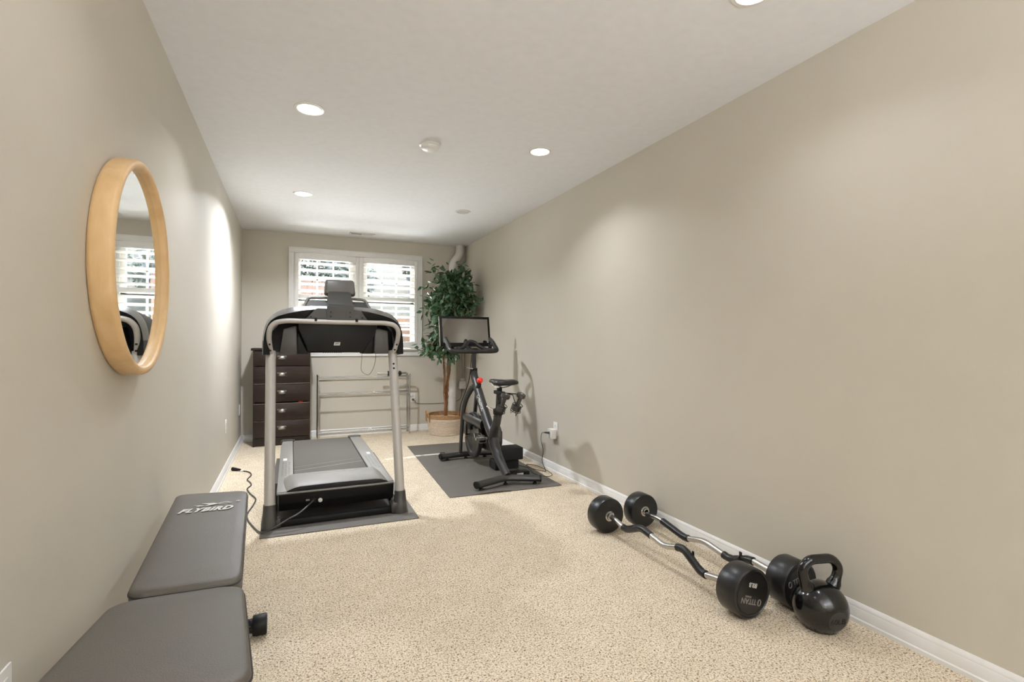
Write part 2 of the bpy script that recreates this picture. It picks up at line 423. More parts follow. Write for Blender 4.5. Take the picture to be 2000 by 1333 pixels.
def bush(c, r, n, label, zs=1.):
    t = thing('garden_bush', (c[0], c[1], c[2]-r*zs), label, 'bush', 'green bushes on the slope outside')
    vs, fs, mi = [], [], []
    b = B()
    for part in range(2):
        vs, fs = [], []
        for k in range(n):
            d = Vector((random.gauss(0, 1), random.gauss(0, 1), random.gauss(0, 1))).normalized()*r*random.uniform(.55, 1)
            p = Vector(c)+Vector((d.x, d.y, d.z*zs))
            a = Vector((random.gauss(0, 1), random.gauss(0, 1), random.gauss(0, 1))).normalized(); q = a.orthogonal().normalized()
            l = random.uniform(.05, .09); i = len(vs)
            vs += [p-a*l, p+q*l*.4, p+a*l, p-q*l*.4+Vector((0, 0, .01))]; fs.append((i, i+1, i+2, i+3))
        b.raw(vs, fs, part)
    obj('foliage', b, M_BUSH, t)
    obj('stem', B().cyl((c[0], c[1], c[2]-r*zs-.15), (c[0], c[1], c[2]), .03, .015, 8), M_TRUNK, t)
bush((.75, 9.9, 2.3), .75, 900, 'broad green bush beyond the fence, seen through the left shutter', .7)
bush((2.75, 10.4, 2.7), .7, 900, 'round green bush on the slope, seen through the right shutter', .6)
bush((4.6, 11.4, 3.2), .8, 900, 'green bush furthest right on the outdoor slope', .6)
bush((-1.3, 9.8, 2.7), .8, 900, 'green bush behind the left end of the garden fence', .7)

# ------------------------------------------------------------------ ceiling fittings
def downlight(loc, label, lit=True):
    t = thing('recessed_light', loc, label, 'ceiling light', 'round recessed downlights in the ceiling' if lit else None)
    x, y, z = loc
    obj('trim_ring', B().lathe([(.060, -.001), (.063, -.006), (.078, -.004), (.079, 0), (.060, 0)], Matrix.Translation(loc), 40), M_WHITEP, t)
    obj('lens', B().lathe([(0, -.004), (.058, -.004), (.0605, -.001), (.0605, 0), (0, 0)], Matrix.Translation(loc), 40), M_LITWHITE if lit else M_UNLIT, t)
    return t
d0 = downlight((.085, 3.015, H), 'lit recessed ceiling light above the near end of the treadmill')
dup(d0, (1.535, 3.05, H), 'lit recessed ceiling light near the right wall, beyond the smoke detector')
dup(d0, (.085, 4.767, H), 'lit recessed ceiling light furthest back, left side of the ceiling')
dup(d0, (1.555, 1.345, H), 'recessed ceiling light cut off by the top edge of the photo')
dup(d0, (.085, 1.345, H), 'lit recessed ceiling light above the weight bench')
downlight((1.55, 4.772, H), 'unlit grey recessed ceiling light near the right wall, far end', False)
LAMPS = [(.085, 3.015, 8), (1.535, 3.05, 8), (.085, 4.767, 52), (1.555, 1.345, 3), (.085, 1.345, 2.6)]
t = thing('smoke_detector', (.827, 3.247, H), 'round white smoke detector on the ceiling between the two nearer lights', 'smoke detector')
obj('base', B().lathe([(0, 0), (.068, 0), (.068, -.008), (.062, -.012), (0, -.012)], Matrix.Translation((.827, 3.247, H)), 40), M_WHITEP, t)
obj('cover', B().lathe([(.058, -.012), (.057, -.024), (.05, -.032), (.03, -.036), (0, -.037)], Matrix.Translation((.827, 3.247, H)), 40), M_WHITEP, t)
t = thing('ceiling_vent', (.77, 6.24, H), 'white slotted air vent in the ceiling in front of the window', 'air vent')
obj('backing', B().box((.65, 6.20, H-.002), (.89, 6.28, H-.0005)), M_HOLE, t)
b = B()
for lo, hi in (((.625, 6.18), (.915, 6.198)), ((.625, 6.282), (.915, 6.30)), ((.625, 6.18), (.648, 6.30)), ((.892, 6.18), (.915, 6.30)), ((.763, 6.18), (.777, 6.30))):
    b.box((*lo, H-.008), (*hi, H-.001), .002)
obj('frame', b, M_WHITEP, t)
b = B()
for k in range(22):
    x = .655+.0108*k
    if .758 < x < .78: continue
    M = Matrix.Translation((x, 6.24, H-.006)) @ Matrix.Rotation(math.radians(-35 if x < .77 else 35), 4, 'Y')
    b.box((-.0036, -.045, -.0005), (.0036, .045, .0005), M=M)
obj('slats', b, M_WHITEP, t)

# ------------------------------------------------------------------ round mirror
MC = (XL, 2.105, 1.392); R = .362
t = thing('wall_mirror', MC, 'round mirror with thick tan wooden rim on the left wall', 'mirror')
MX = Matrix.Translation(MC) @ Matrix.Rotation(PI/2, 4, 'Y')
obj('rim', B().lathe([(R-.006, .001), (R-.001, .006), (R, .012), (R, .052), (R-.004, .0605), (R-.011, .064), (R-.020, .0635), (R-.026, .060), (R-.029, .053), (R-.029, .012), (R-.02, .002), (R-.006, .001)], MX, 128), M_MAPLE, t, angle=50)
obj('mirror_glass', B().lathe([(0, .004), (R-.024, .004), (R-.024, .040), (0, .040)], MX, 96), M_MIRROR, t, angle=20)

# ------------------------------------------------------------------ outlets and plates
def outlet(loc, nrm, label, group='white wall outlets', switch=False):
    t = thing('wall_outlet', loc, label, 'outlet', group)
    M = frame(loc, Vector((0, 0, 1)).cross(Vector(nrm)), (0, 0, 1))
    obj('cover_plate', B().box((-.037, -.060, .0005), (.037, .060, .0065), .003, M=M), M_WHITEP, t)
    if not switch:
        for s in (-1, 1):
            rc = obj('receptacle', B().box((-.017, s*.0245-.0145, .006), (.017, s*.0245+.0145, .009), .002, M=M), M_WHITEP, t)
            h = B()
            for x in (-.0065, .0065): h.box((x-.0013, s*.0245-.001, .0088), (x+.0013, s*.0245+.008, .0093), M=M)
            h.cyl(M @ V(0, s*.0245-.008, .0088), M @ V(0, s*.0245-.008, .0093), .0026, seg=10)
            obj('slot', h, M_HOLE, rc)
    return t
outlet((1.447, YB, .430), (0, -1, 0), 'white outlet on the back wall beside the chrome rack')
outlet((XR, 3.935, .385), (-1, 0, 0), 'white outlet on the right wall holding the plug-in adapter')
outlet((XL, 5.02, .405), (1, 0, 0), 'white outlet edge-on on the left wall near the treadmill')
outlet((XL, 6.295, .395), (1, 0, 0), 'white outlet edge-on on the left wall nearest the back corner')
outlet((XL, 1.31, .435), (1, 0, 0), 'white outlet low on the left wall beside the bench seat, at the photo corner')

# right-wall adapter and bike cord
t = thing('plug_adapter', (XR-.03, 3.955, .35), 'chunky white plug-in power adapter in the right wall outlet', 'adapter')
obj('housing', B().box((XR-.055, 3.900, .302), (XR-.0095, 3.992, .385), .005), M_WHITEP, t)
obj('ridge', B().box((XR-.057, 3.915, .372), (XR-.054, 3.977, .377), .001), M_WHITEP, t)
t = thing('power_cord', (2.0, 4.0, .01), 'thin black power cord looping from the right wall adapter to the floor by the bike', 'cord')
obj('plug', B().cyl((XR-.0555, 3.95, .350), (XR-.095, 3.975, .352), .011, .006, 12, .002), M_CORD, t)
path = spline([(XR-.093, 3.974, .352), (XR-.115, 3.985, .343), (XR-.13, 3.97, .29), (XR-.118, 3.95, .2), (XR-.128, 3.95, .11), (XR-.105, 3.93, .03), (2.06, 3.99, .006), (1.99, 4.10, .013), (2.01, 4.25, .013), (2.08, 4.20, .010),
               (2.09, 4.02, .010), (2.07, 3.86, .008), (1.99, 3.80, .013), (1.93, 3.92, .014), (1.96, 4.12, .016), (1.91, 4.24, .014), (1.86, 4.16, .014), (1.87, 4.04, .014), (1.885, 3.985, .018)], 9)
obj('cable', B().tube(path, .0028, 8), M_CORD, t, angle=80)
t = thing('power_brick', (1.80, 3.93, .012), 'small black power brick lying by the rear foot of the bike', 'power brick')
obj('case', B().box((1.72, 3.91, .012), (1.88, 3.985, .045), .006), M_BLACK, t)
obj('sticker', B().box((1.76, 3.9095, .018), (1.82, 3.9101, .036)), M_WHITEINK, t)

# back-wall raceway, box and wire
t = thing('cable_raceway', (2.135, YB-.012, 1.55), 'narrow grey vertical cable channel down the back corner', 'raceway')
obj('channel', B().box((2.114, YB-.014, .655), (2.1455, YB-.0005, H-.001), .003), M_WALL, t)
t = thing('junction_box', (2.10, YB-.02, .60), 'white surface box at the foot of the corner cable channel', 'electrical box')
obj('box_body', B().box((2.085, YB-.032, .535), (2.1455, YB-.0005, .662), .004), M_WHITEP, t)
t = thing('plug_charger', (2.095, YB-.06, .575), 'square white charger brick on the corner box behind the bike', 'charger')
obj('charger_body', B().box((2.055, YB-.085, .525), (2.145, YB-.0325, .625), .008), M_WHITEP, t)
t = thing('lamp_wire', (1.8, YB-.01, .40), 'thin grey wire running along the back wall from outlet to corner box', 'cord')
obj('wire', B().tube(spline([(1.452, YB-.026, .402), (1.475, YB-.02, .385), (1.52, YB-.008, .350), (1.75, YB-.006, .338), (1.95, YB-.006, .346), (2.06, YB-.008, .365), (2.105, YB-.008, .41), (2.110, YB-.012, .48), (2.108, YB-.018, .533)], 8), .003, 8), M_DGREY, t)
obj('plug', B().box((1.435, YB-.034, .392), (1.459, YB-.0098, .416), .003), M_MGREY, t)

# ------------------------------------------------------------------ white pipe in the corner
t = thing('duct_pipe', (1.95, 6.44, 0), 'white vertical pipe with an offset bend in the back right corner behind the ficus', 'pipe')
path = fillet([(2.052, 6.44, H-.002), (2.052, 6.44, 2.315), (1.955, 6.44, 2.20), (1.955, 6.44, .001)], .09, 8)
obj('pipe_run', B().tube(path, .051, 28), M_PVC, t)
obj('coupling', B().lathe([(.051, 0), (.054, .002), (.054, .07), (.051, .072)], Matrix.Translation((1.955, 6.44, .43)), 28), M_PVC, t)
obj('lower_coupling', B().lathe([(.051, 0), (.0545, .002), (.0545, .05), (.051, .052)], Matrix.Translation((1.955, 6.44, 2.02)), 28), M_PVC, t)

# ------------------------------------------------------------------ dresser
DX0, DX1, DY = -.378, .198, 6.14
t = thing('dresser', ((DX0+DX1)/2, 6.3, 0), 'tall dark brown five-drawer dresser against the back wall', 'dresser')
b = B()
b.box((DX0, DY, 0), (DX0+.018, 6.49, 1.05), .001); b.box((DX1-.018, DY, 0), (DX1, 6.49, 1.05), .001)
b.box((DX0+.018, DY+.01, 0), (DX1-.018, DY+.03, .088)); b.box((DX0+.018, 6.47, .05), (DX1-.018, 6.485, 1.05))
b.box((DX0+.018, DY+.02, .07), (DX1-.018, 6.47, .088))
obj('carcass', b, M_ESPRESSO, t)
obj('top_board', B().box((DX0-.022, DY-.025, 1.05), (DX1+.012, 6.495, 1.075), .004), M_ESPRESSO, t)
M_EDGE = mat('pale_drawer_edge', (150, 138, 122), .5)  # pale line along one edge of some drawer fronts
zs = [.095, .281, .480, .680, .877, 1.048]
for k in range(5):
    z0, z1 = zs[k]+.003, zs[k+1]-.004
    if k == 1: z1 -= .006
    out = (.012, .022, .004, .010, .004)[k]
    dr = obj('drawer', B().box((DX0+.006, DY-.006-out, z0), (DX1-.006, DY+.012-out, z1), .0015).box((DX0+.03, DY+.012-out, z0+.01), (DX1-.03, 6.42, z0+.02)), M_ESPRESSO, t)
    if k in (0, 1, 3): obj('edge_band', B().box((DX0+.007, DY-.0065-out, z1-.003 if k != 3 else z0), (DX1-.007, DY-.0055-out, z1 if k != 3 else z0+.003)), M_EDGE, dr)
    yc = DY-.006-out; zc = (z0+z1)/2+.004; xc = -.093
    hb = B()
    pts = []
    for j in range(9):
        a = PI*j/8; pts.append((a,))
    rings = []
    for j in range(9):                                   # half-dome cup pull
        a = PI*j/8; w2 = .042*math.cos(a); hgt = .012+.014*math.sin(a)
        rings.append([(xc+w2, yc, zc+hgt*.9), (xc+w2*.94, yc-.012*math.sin(a)-.003, zc+hgt*.7), (xc+w2*.92, yc-.020*math.sin(a)-.003, zc+.004), (xc+w2*.92, yc-.020*math.sin(a)-.002, zc-.012), (xc+w2*.92, yc-.016*math.sin(a)-.0005, zc-.012), (xc+w2*.92, yc-.014*math.sin(a)-.0005, zc+.004)])
    hb.loft(rings); hb.box((xc-.047, yc-.002, zc+.012), (xc+.047, yc-.0002, zc+.026), .0008)
    obj('cup_handle', hb, M_PEWTER, dr)
cl = B().loft([[(.075+i*.004+random.uniform(-.003, .003), 6.128+.006*math.sin(i)+dy, .472+dz+random.uniform(-.002, .003)) for dy, dz in ((0, 0), (.03, .002), (.03, .010), (0, .009+.002*math.sin(2*i)))] for i in range(13)])
tag(obj('cloth_scrap', cl, M_REDCLOTH, loc=(.1, 6.14, .47)), 'bit of red cloth poking out above the second lowest dresser drawer', 'cloth')

# ------------------------------------------------------------------ chrome rack
RX0, RX1, RY0, RY1 = .290, 1.366, 6.330, 6.480
t = thing('chrome_rack', (.83, 6.4, 0), 'empty chrome tube rack standing against the back wall under the window', 'rack')
for x in (RX0, RX1):
    for y in (RY0, RY1):
        p = obj('upright', B().cyl((x, y, 0), (x, y, .735), .0095, seg=14), M_CHROME, t)
        obj('finial', B().sphere((x, y, .748), .011, u=14, v=10).cyl((x, y, .733), (x, y, .741), .012, seg=14), M_CHROME, p)
for y in (RY0, RY1):
    for z in ((.722, .525, .07) if y == RY0 else (.722, .525, .07)):
        obj('crossbar', B().cyl((RX0, y, z), (RX1, y, z), .0075, seg=12), M_CHROME, t)
for x in (RX0, RX1):
    for z in (.722, .525, .07): obj('end_bar', B().cyl((x, RY0, z), (x, RY1, z), .006, seg=10), M_CHROME, t)
t = thing('weight_bar', (1.17, 6.33, .735), 'short steel dumbbell bar with black collars lying on the chrome rack', 'dumbbell bar')
obj('rod', B().cyl((.97, 6.345, .7598), (1.33, 6.345, .7598), .0125, seg=16, bev=.002), M_STEEL, t)
for x in (1.095, 1.232): obj('collar', B().lathe([(.012, 0), (.027, .001), (.030, .005), (.030, .020), (.020, .024), (.020, .034), (.012, .034)], Matrix.Translation((x, 6.345, .7598)) @ Matrix.Rotation(PI/2, 4, 'Y'), 20), M_BLACK, t)

# ------------------------------------------------------------------ mats
def mat_mesh(c, n1, n2, fz, th=.006):
    vs, fs = [], []
    for j in range(n2+1):
        for i in range(n1+1):
            u, v = i/n1, j/n2
            p = [(1-u)*(1-v)*c[0][k]+u*(1-v)*c[1][k]+u*v*c[2][k]+(1-u)*v*c[3][k] for k in (0, 1)]
            vs.append((p[0], p[1], th+fz(u, v, p)))
    W = n1+1; N = len(vs)
    vs += [(x, y, max(.0008, z-th)) for x, y, z in vs]
    for j in range(n2):
        for i in range(n1):
            a = j*W+i; fs.append((a, a+1, a+1+W, a+W)); fs.append((N+a, N+a+W, N+a+1+W, N+a+1))
    for i in range(n1): fs += [(i, N+i, N+i+1, i+1), (n2*W+i, n2*W+i+1, N+n2*W+i+1, N+n2*W+i)]
    for j in range(n2): fs += [(j*W, (j+1)*W, N+(j+1)*W, N+j*W), (j*W+n1, N+j*W+n1, N+(j+1)*W+n1, (j+1)*W+n1)]
    return B().raw(vs, fs)
tag(obj('treadmill_mat', mat_mesh([(-.165, 3.265), (.766, 3.247), (.788, 5.367), (-.124, 5.44)], 10, 20, lambda u, v, p: 0), M_RUBBERMAT, loc=(.3, 4.3, 0)), 'dark grey rubber floor mat under the treadmill', 'mat')
def wrinkle(u, v, p):
    e = math.exp(-((p[1]-4.55)/.30)**2)*math.exp(-((p[0]-1.50)/.28)**2)
    ridge = .013*math.exp(-((p[1]-4.47-.35*(p[0]-1.5))/.05)**2)*math.exp(-((p[0]-1.50)/.22)**2)
    front = .010*max(0, math.sin((p[0]-1.25)*9))*math.exp(-((p[1]-3.585)/.05)**2)
    return ridge+.004*e+front+.0012*(1+pnoise((p[0]*5, p[1]*5, 3)))
tag(obj('bike_mat', mat_mesh([(1.071, 3.584), (1.988, 3.546), (2.055, 5.50), (1.172, 5.537)], 48, 90, wrinkle, .005), M_RUBBERMAT, loc=(1.55, 4.5, 0), angle=60), 'dark grey rubber floor mat with soft wrinkles under the exercise bike', 'mat')

# ------------------------------------------------------------------ treadmill
TX = .2835
t = thing('treadmill', (TX, 4.3, .007), 'large black and silver treadmill with its console toward the camera', 'treadmill')
MZ = .007
# deck
b = B().box((-.075, 3.56, .095), (.642, 5.26, .178), .01)
obj('deck_frame', b, M_BLACK, t)
for s in (0, 1):
    x0, x1 = ((-.080, .018), (.537, .646))[s]
    pts = [(x0, 3.486), (x1, 3.486), (x1, 5.20), (x1, 5.285), (x0+.012, 5.285), (x0, 5.0)] if s == 0 else [(x0, 3.486), (x1, 3.486), (x1, 5.0), (x1-.012, 5.285), (x0, 5.285)]
    tb = B().prism(pts, .024, XY(.178), .004)
    for i in range(12):
        for j in range(3):
            xx = x0+.026+j*.022 if s == 0 else x0+.03+j*.024
            tb.box((xx-.007, 3.90+.038*i, .2015), (xx+.007, 3.906+.038*i, .2032), mi=1)
    rl = obj('foot_rail', tb, [M_RAIL, M_DGREY], t)
    xb = -.04 if s == 0 else .605
    obj('badge', B().box((xb-.014, 4.39, .2018), (xb+.014, 4.47, .2026)), M_WHITEINK, rl)
    ec = x0 if s == 0 else .53
    obj('end_cap', B().prism([(ec-.002, 5.24), (ec+.105, 5.24), (ec+.118, 5.30), (ec+.09, 5.335), (ec+.01, 5.335), (ec-.006, 5.30)], .036, XY(.170), .004).box((ec+.01, 5.25, .02), (ec+.06, 5.30, .175), .005), M_DGREY, t)
    obj('rear_foot', B().box((ec+.02, 5.24, MZ), (ec+.06, 5.29, .03), .004), M_BLACK, t)
bl = obj('running_belt', B().box((.020, 3.70, .170), (.536, 5.31, .192), .009), M_BELT, t)
obj('belt_seam', B().raw([(.022, 4.05, .1925), (.534, 4.20, .1925), (.534, 4.212, .1925), (.022, 4.062, .1925), (.022, 4.17, .1925), (.534, 4.32, .1925), (.534, 4.327, .1925), (.022, 4.177, .1925)], [(0, 1, 2, 3), (4, 5, 6, 7)]), M_RAIL, bl)
# motor housing
sec = [(3.476, .190), (3.474, .178), (3.484, .125), (3.505, .075), (3.60, .060), (3.80, .07), (3.80, .190)]
M = Matrix(((0, 0, .712, -.068), (1, 0, 0, 0), (0, 1, 0, 0), (0, 0, 0, 1)))
mh = obj('motor_housing', B().prism(sec, 1, M, .004), M_BLACK, t)
obj('front_lip', B().box((-.080, 3.4665, .186), (.646, 3.488, .197), .004).box((.018, 3.48, .186), (.537, 3.80, .1905)), M_RAIL, t)
obj('power_inlet', B().box((.118, 3.4775, .112), (.150, 3.487, .142), .002), M_HOLE, mh)
obj('power_switch', B().box((.090, 3.476, .129), (.113, 3.484, .140), .001), M_GREYINK, mh)
obj('circuit_breaker', B().cyl((.176, 3.470, .126), (.176, 3.486, .126), .013, seg=20, bev=.003), M_WHITEP, mh)
# hood
def hsec(y, xl, xr, zb, zt, ins):
    return [(xl, y, zb), (xl+.012, y, zb+(zt-zb)*.35), (xl+ins*.6, y, zb+(zt-zb)*.85), (xl+ins, y, zt), ((xl+xr)/2, y, zt+.003), (xr-ins, y, zt), (xr-ins*.6, y, zb+(zt-zb)*.85), (xr-.012, y, zb+(zt-zb)*.35), (xr, y, zb)]
b = B().loft([hsec(3.482, -.030, .614, .191, .226, .085), hsec(3.492, -.032, .614, .191, .233, .085), hsec(3.60, -.042, .608, .191, .244, .08), hsec(3.72, -.050, .602, .191, .246, .075), hsec(3.80, -.050, .600, .191, .232, .07), hsec(3.865, -.050, .598, .191, .207, .06)])
hd = obj('motor_hood', b, M_HOOD, t, angle=30)
obj('front_band', B().prism([(p[0], p[2]) for p in hsec(0, -.026, .610, .1972, .2255, .085)], .0045, XZ(3.4785), .0008), M_BLACK, hd)
b = B()
for (xa, xb2) in ((.125, .33), (.345, .44)): b.box((xa, 3.70, .2478), (xb2, 3.703, .2493))
obj('hood_stripe', b, M_WHITEINK, hd)
obj('base_bar', B().box((-.06, 3.40, MZ+.002), (.625, 3.455, .048), .005), M_BLACK, t)
for s in (0, 1):
    xp, yp = ((-.118, 3.43), (.678, 3.43))[s]
    def ell(x, y, z, a, c, n=20, p=2.6): return [(x+a*math.copysign(abs(math.cos(2*PI*k/n))**(2/p), math.cos(2*PI*k/n)), y+c*math.copysign(abs(math.sin(2*PI*k/n))**(2/p), math.sin(2*PI*k/n)), z) for k in range(n)]
    b = B().loft([ell(xp, yp-.005, MZ+.001, .047, .060), ell(xp, yp-.005, .035, .046, .056), ell(xp, yp, .10, .038, .040), ell(xp, yp+.004, .147, .0345, .036)])
    if s: b.prism([(.618, MZ+.002), (.612, .06), (.628, .075), (.66, .075), (.665, MZ+.002)], .10, XZ(3.385), .004)
    else: b.prism([(-.085, MZ+.002), (-.085, .05), (-.065, .065), (-.055, .06), (-.055, MZ+.002)], .07, XZ(3.39), .004)
    obj('post_boot', b, M_DGREY, t)
    obj('side_runner', B().box((xp-.028 if s else xp-.012, 3.46, MZ+.001), (xp+.012 if s else xp+.028, 4.35, .04), .006), M_BLACK, t)
    xt, yt = ((-.123, 3.672), (.667, 3.672))[s]
    po = obj('upright_post', B().tube([(xp, yp+.003, .135), (xt, yt, 1.082)], .0305, 24, flat=1.0), M_POST, t)
    for q in ((.872, .905) if s else ()):
        p = V(xp, yp, .135).lerp(V(xt, yt, 1.082), q); obj('bolt_hole', B().cyl(p+V(-.002, -.027, 0), p+V(-.002, -.0325, 0), .007, seg=12), M_HOLE, po)
# console
path = fillet([(-.121, 3.655, 1.06), (-.134, 3.615, 1.17), (-.128, 3.598, 1.23), (-.096, 3.590, 1.270), (-.03, 3.588, 1.283), (.28, 3.588, 1.278), (.60, 3.588, 1.279), (.665, 3.590, 1.268), (.697, 3.598, 1.225), (.694, 3.615, 1.165), (.670, 3.655, 1.06)], .06, 5)
tu = obj('handlebar_tube', B().tube(path, .0165, 16), M_POST, t)
for p in ((-.128, 3.606, 1.128), (-.124, 3.622, 1.088), (.686, 3.608, 1.128), (.675, 3.624, 1.092)): obj('bolt', B().cyl(p, (p[0], p[1]+.012, p[2]), .0065, seg=10), M_HOLE, tu)
def arch(pts): return [Vector((x, 0, z)) for x, z in pts]
OUT = [(-.172, 1.062), (-.173, 1.15), (-.163, 1.228), (-.140, 1.288), (-.10, 1.332), (-.042, 1.361), (.03, 1.378), (.12, 1.386), (TX, 1.388)]
MID = [(-.164, 1.062), (-.163, 1.15), (-.151, 1.222), (-.127, 1.275), (-.088, 1.307), (-.033, 1.328), (.035, 1.345), (.12, 1.360), (TX, 1.368)]
INN = [(-.128, 1.062), (-.128, 1.15), (-.118, 1.215), (-.095, 1.252), (-.06, 1.272), (-.01, 1.282), (.05, 1.285), (.13, 1.285), (TX, 1.285)]
def both(a): return [(x, z) for x, z in a]+[(2*TX-x, z) for x, z in a[-2::-1]]
OUT, MID, INN = both(OUT), both(MID), both(INN)
OUT = spline([(x, 0, z) for x, z in OUT], 3); MID = spline([(x, 0, z) for x, z in MID], 3); INN = spline([(x, 0, z) for x, z in INN], 3)
def at(a, y): return [(p.x, y, p.z) for p in a]
secs = [[(i.x, 3.625, i.z), (m.x, 3.605, m.z), (o.x, 3.66, o.z), (o.x, 4.02, o.z-.025), (i.x, 4.02, i.z)] for i, m, o in zip(INN, MID, OUT)]
obj('console_shell', B().loft(secs), M_BLACK, t, angle=35)
obj('lit_shell_edge', B().loft([[(m.x, 3.6035, m.z), (o.x, 3.659, o.z+.0012), (o.x, 3.70, o.z-.001), (o.x, 3.70, o.z-.004), (m.x, 3.606, m.z-.002)] for m, o in zip(MID[3:-3], OUT[3:-3])]), M_MGREY, t, angle=35)  # upper chamfer of the black shell, light from above put in as paler grey
obj('inner_shell', B().prism([(-.128, 1.08), (-.118, 1.215), (-.06, 1.285), (.62, 1.285), (.685, 1.215), (.695, 1.08), (.60, 1.07), (-.04, 1.07)], .02, XZ(3.78)), M_BLACK, t)
bp = obj('back_panel', B().prism([(.045, 1.272), (.548, 1.268), (.548, 1.22), (.452, 1.078), (.105, 1.084), (.040, 1.235)], .16, XZ(3.600), .006), M_BLACK, t)
st = obj('logo_label', B().prism([(.262, 1.122), (.301, 1.122), (.305, 1.144), (.267, 1.144)], .0008, XZ(3.5985)), M_WHITEINK, bp)
obj('lettering', B().merge(text('IFIT', .016, frame((.284, 3.5979, 1.133), (1, 0, 0), (0, 0, 1)), .0004, .0004, .15)), M_DARKINK, st)
for x in (.148, .408): obj('panel_clip', B().box((x-.013, 3.590, 1.258), (x+.013, 3.60, 1.29), .002).box((x-.008, 3.566, 1.283), (x+.008, 3.594, 1.304), .002), M_BLACK, bp)
b = B()
for k in range(9): b.box((.195+k*.014, 3.605, 1.071), (.202+k*.014, 3.62, 1.08))
obj('vent_teeth', b, M_BLACK, bp)
for s, pts in enumerate(([(-.070, 1.062), (.036, 1.062), (.032, 1.250), (.010, 1.247), (-.048, 1.228)], [(.528, 1.064), (.628, 1.064), (.622, 1.224), (.555, 1.242), (.535, 1.235)])):
    obj('speaker_box', B().prism(pts, .20, XZ(3.598), .008), M_DGREY, t)
    b = B()
    pq = [(.034, 1.064), (.105, 1.064), (.04, 1.2)] if s == 0 else [(.53, 1.064), (.452, 1.064), (.53, 1.2)]
    obj('tray_side', b.prism(pq, .15, XZ(3.64), .004), M_BLACK, t)
gs = obj('neck_gusset', B().prism([(.078, 1.290), (.488, 1.288), (.437, 1.362), (.395, 1.366), (.16, 1.372), (.148, 1.366)], .06, XZ(3.592), .005), M_DGREY, t)
for x in (.118, .447): obj('bolt_hole', B().cyl((x, 3.588, 1.312), (x, 3.594, 1.312), .005, seg=8), M_HOLE, gs)
secn = lambda y0, y1, z, hw: [(TX+.02-hw, y0, z), (TX+.02+hw, y0, z), (TX+.02+hw, y1, z), (TX+.02-hw, y1, z)]
nk = obj('screen_neck', B().loft([secn(3.580, 3.65, 1.292, .087), secn(3.575, 3.65, 1.385, .084), secn(3.60, 3.68, 1.40, .082), secn(3.66, 3.75, 1.475, .074), secn(3.68, 3.75, 1.492, .066), secn(3.70, 3.75, 1.500, .045)]), M_DGREY, t, angle=20)
for x in (-.062, .062):
    for z in (1.315, 1.345): obj('bolt_hole', B().cyl((TX+.02+x, 3.5715, z), (TX+.02+x, 3.582, z), .005, seg=8), M_HOLE, nk)
# upper console and swivelling screen back
b = B().loft([[(.070, 3.70, 1.355), (.520, 3.70, 1.355), (.520, 4.0, 1.355), (.070, 4.0, 1.355)], [(.108, 3.74, 1.432), (.482, 3.74, 1.430), (.50, 4.02, 1.45), (.09, 4.02, 1.45)]])
uc = obj('upper_console', b, M_DGREY, t)
obj('lit_console_edge', B().tube(fillet([(.066, 3.705, 1.362), (.104, 3.742, 1.445), (.13, 3.748, 1.452), (.30, 3.75, 1.455), (.46, 3.748, 1.450), (.486, 3.742, 1.443), (.524, 3.705, 1.36)], .02, 3), .010, 10), M_RAIL, uc)  # top edge of the console, its lit look put in as paler grey
b = B(); b.box((-.106, -.03, -.058), (.106, .03, .058), .022, 4, M=Matrix.Translation((TX+.026, 3.725, 1.523)) @ Matrix.Rotation(math.radians(-14), 4, 'X'))
for v in b.bm.verts:
    k = (v.co.z-1.46)/.115; v.co.x = TX+.026+(v.co.x-TX-.026)*(1.0-.09*k)
obj('screen_back', b, M_MGREY, t)
t2 = thing('safety_strap', (.5, 3.75, 1.0), 'thin dark strap hanging in a loop below the treadmill console', 'strap')
path = spline([(.466, 3.76, 1.078), (.466, 3.76, 1.03), (.460, 3.76, .97), (.466, 3.76, .935), (.50, 3.765, .910), (.525, 3.765, .918), (.55, 3.765, .965), (.562, 3.765, 1.02), (.565, 3.765, 1.075)], 8)
obj('webbing', B().tube(path, .0042, 8, flat=.35, up=(1, 0, 0)), M_DGREY, t2)
# power cord of the treadmill
t2 = thing('power_cord', (-.25, 4.0, .003), 'black kinked power cord running from the treadmill to the left wall', 'cord')
path = spline([(.134, 3.478, .128), (.10, 3.42, .115), (.05, 3.37, .092), (-.01, 3.345, .072), (-.06, 3.330, .050), (-.11, 3.325, .026), (-.160, 3.345, .012), (-.195, 3.44, .0055), (-.225, 3.54, .0055), (-.246, 3.62, .0055), (-.262, 3.76, .0055), (-.238, 3.95, .0055), (-.232, 4.10, .0055), (-.275, 4.25, .0055), (-.307, 4.40, .0055), (-.287, 4.50, .0055), (-.300, 4.60, .0055), (-.328, 4.70, .0055), (-.308, 4.85, .0055), (-.335, 4.97, .0055), (-.385, 5.03, .0055)], 8)
obj('cable', B().tube(path, .0048, 10), M_DGREY, t2, angle=80)
obj('plug', B().cyl((-.405, 5.045, .014), (-.475, 5.10, .017), .009, .016, 14, .003), M_BLACK, t2)
obj('cable_tag', B().box((-.405, 5.022, .002), (-.375, 5.05, .012), .002), M_WHITEP, t2)

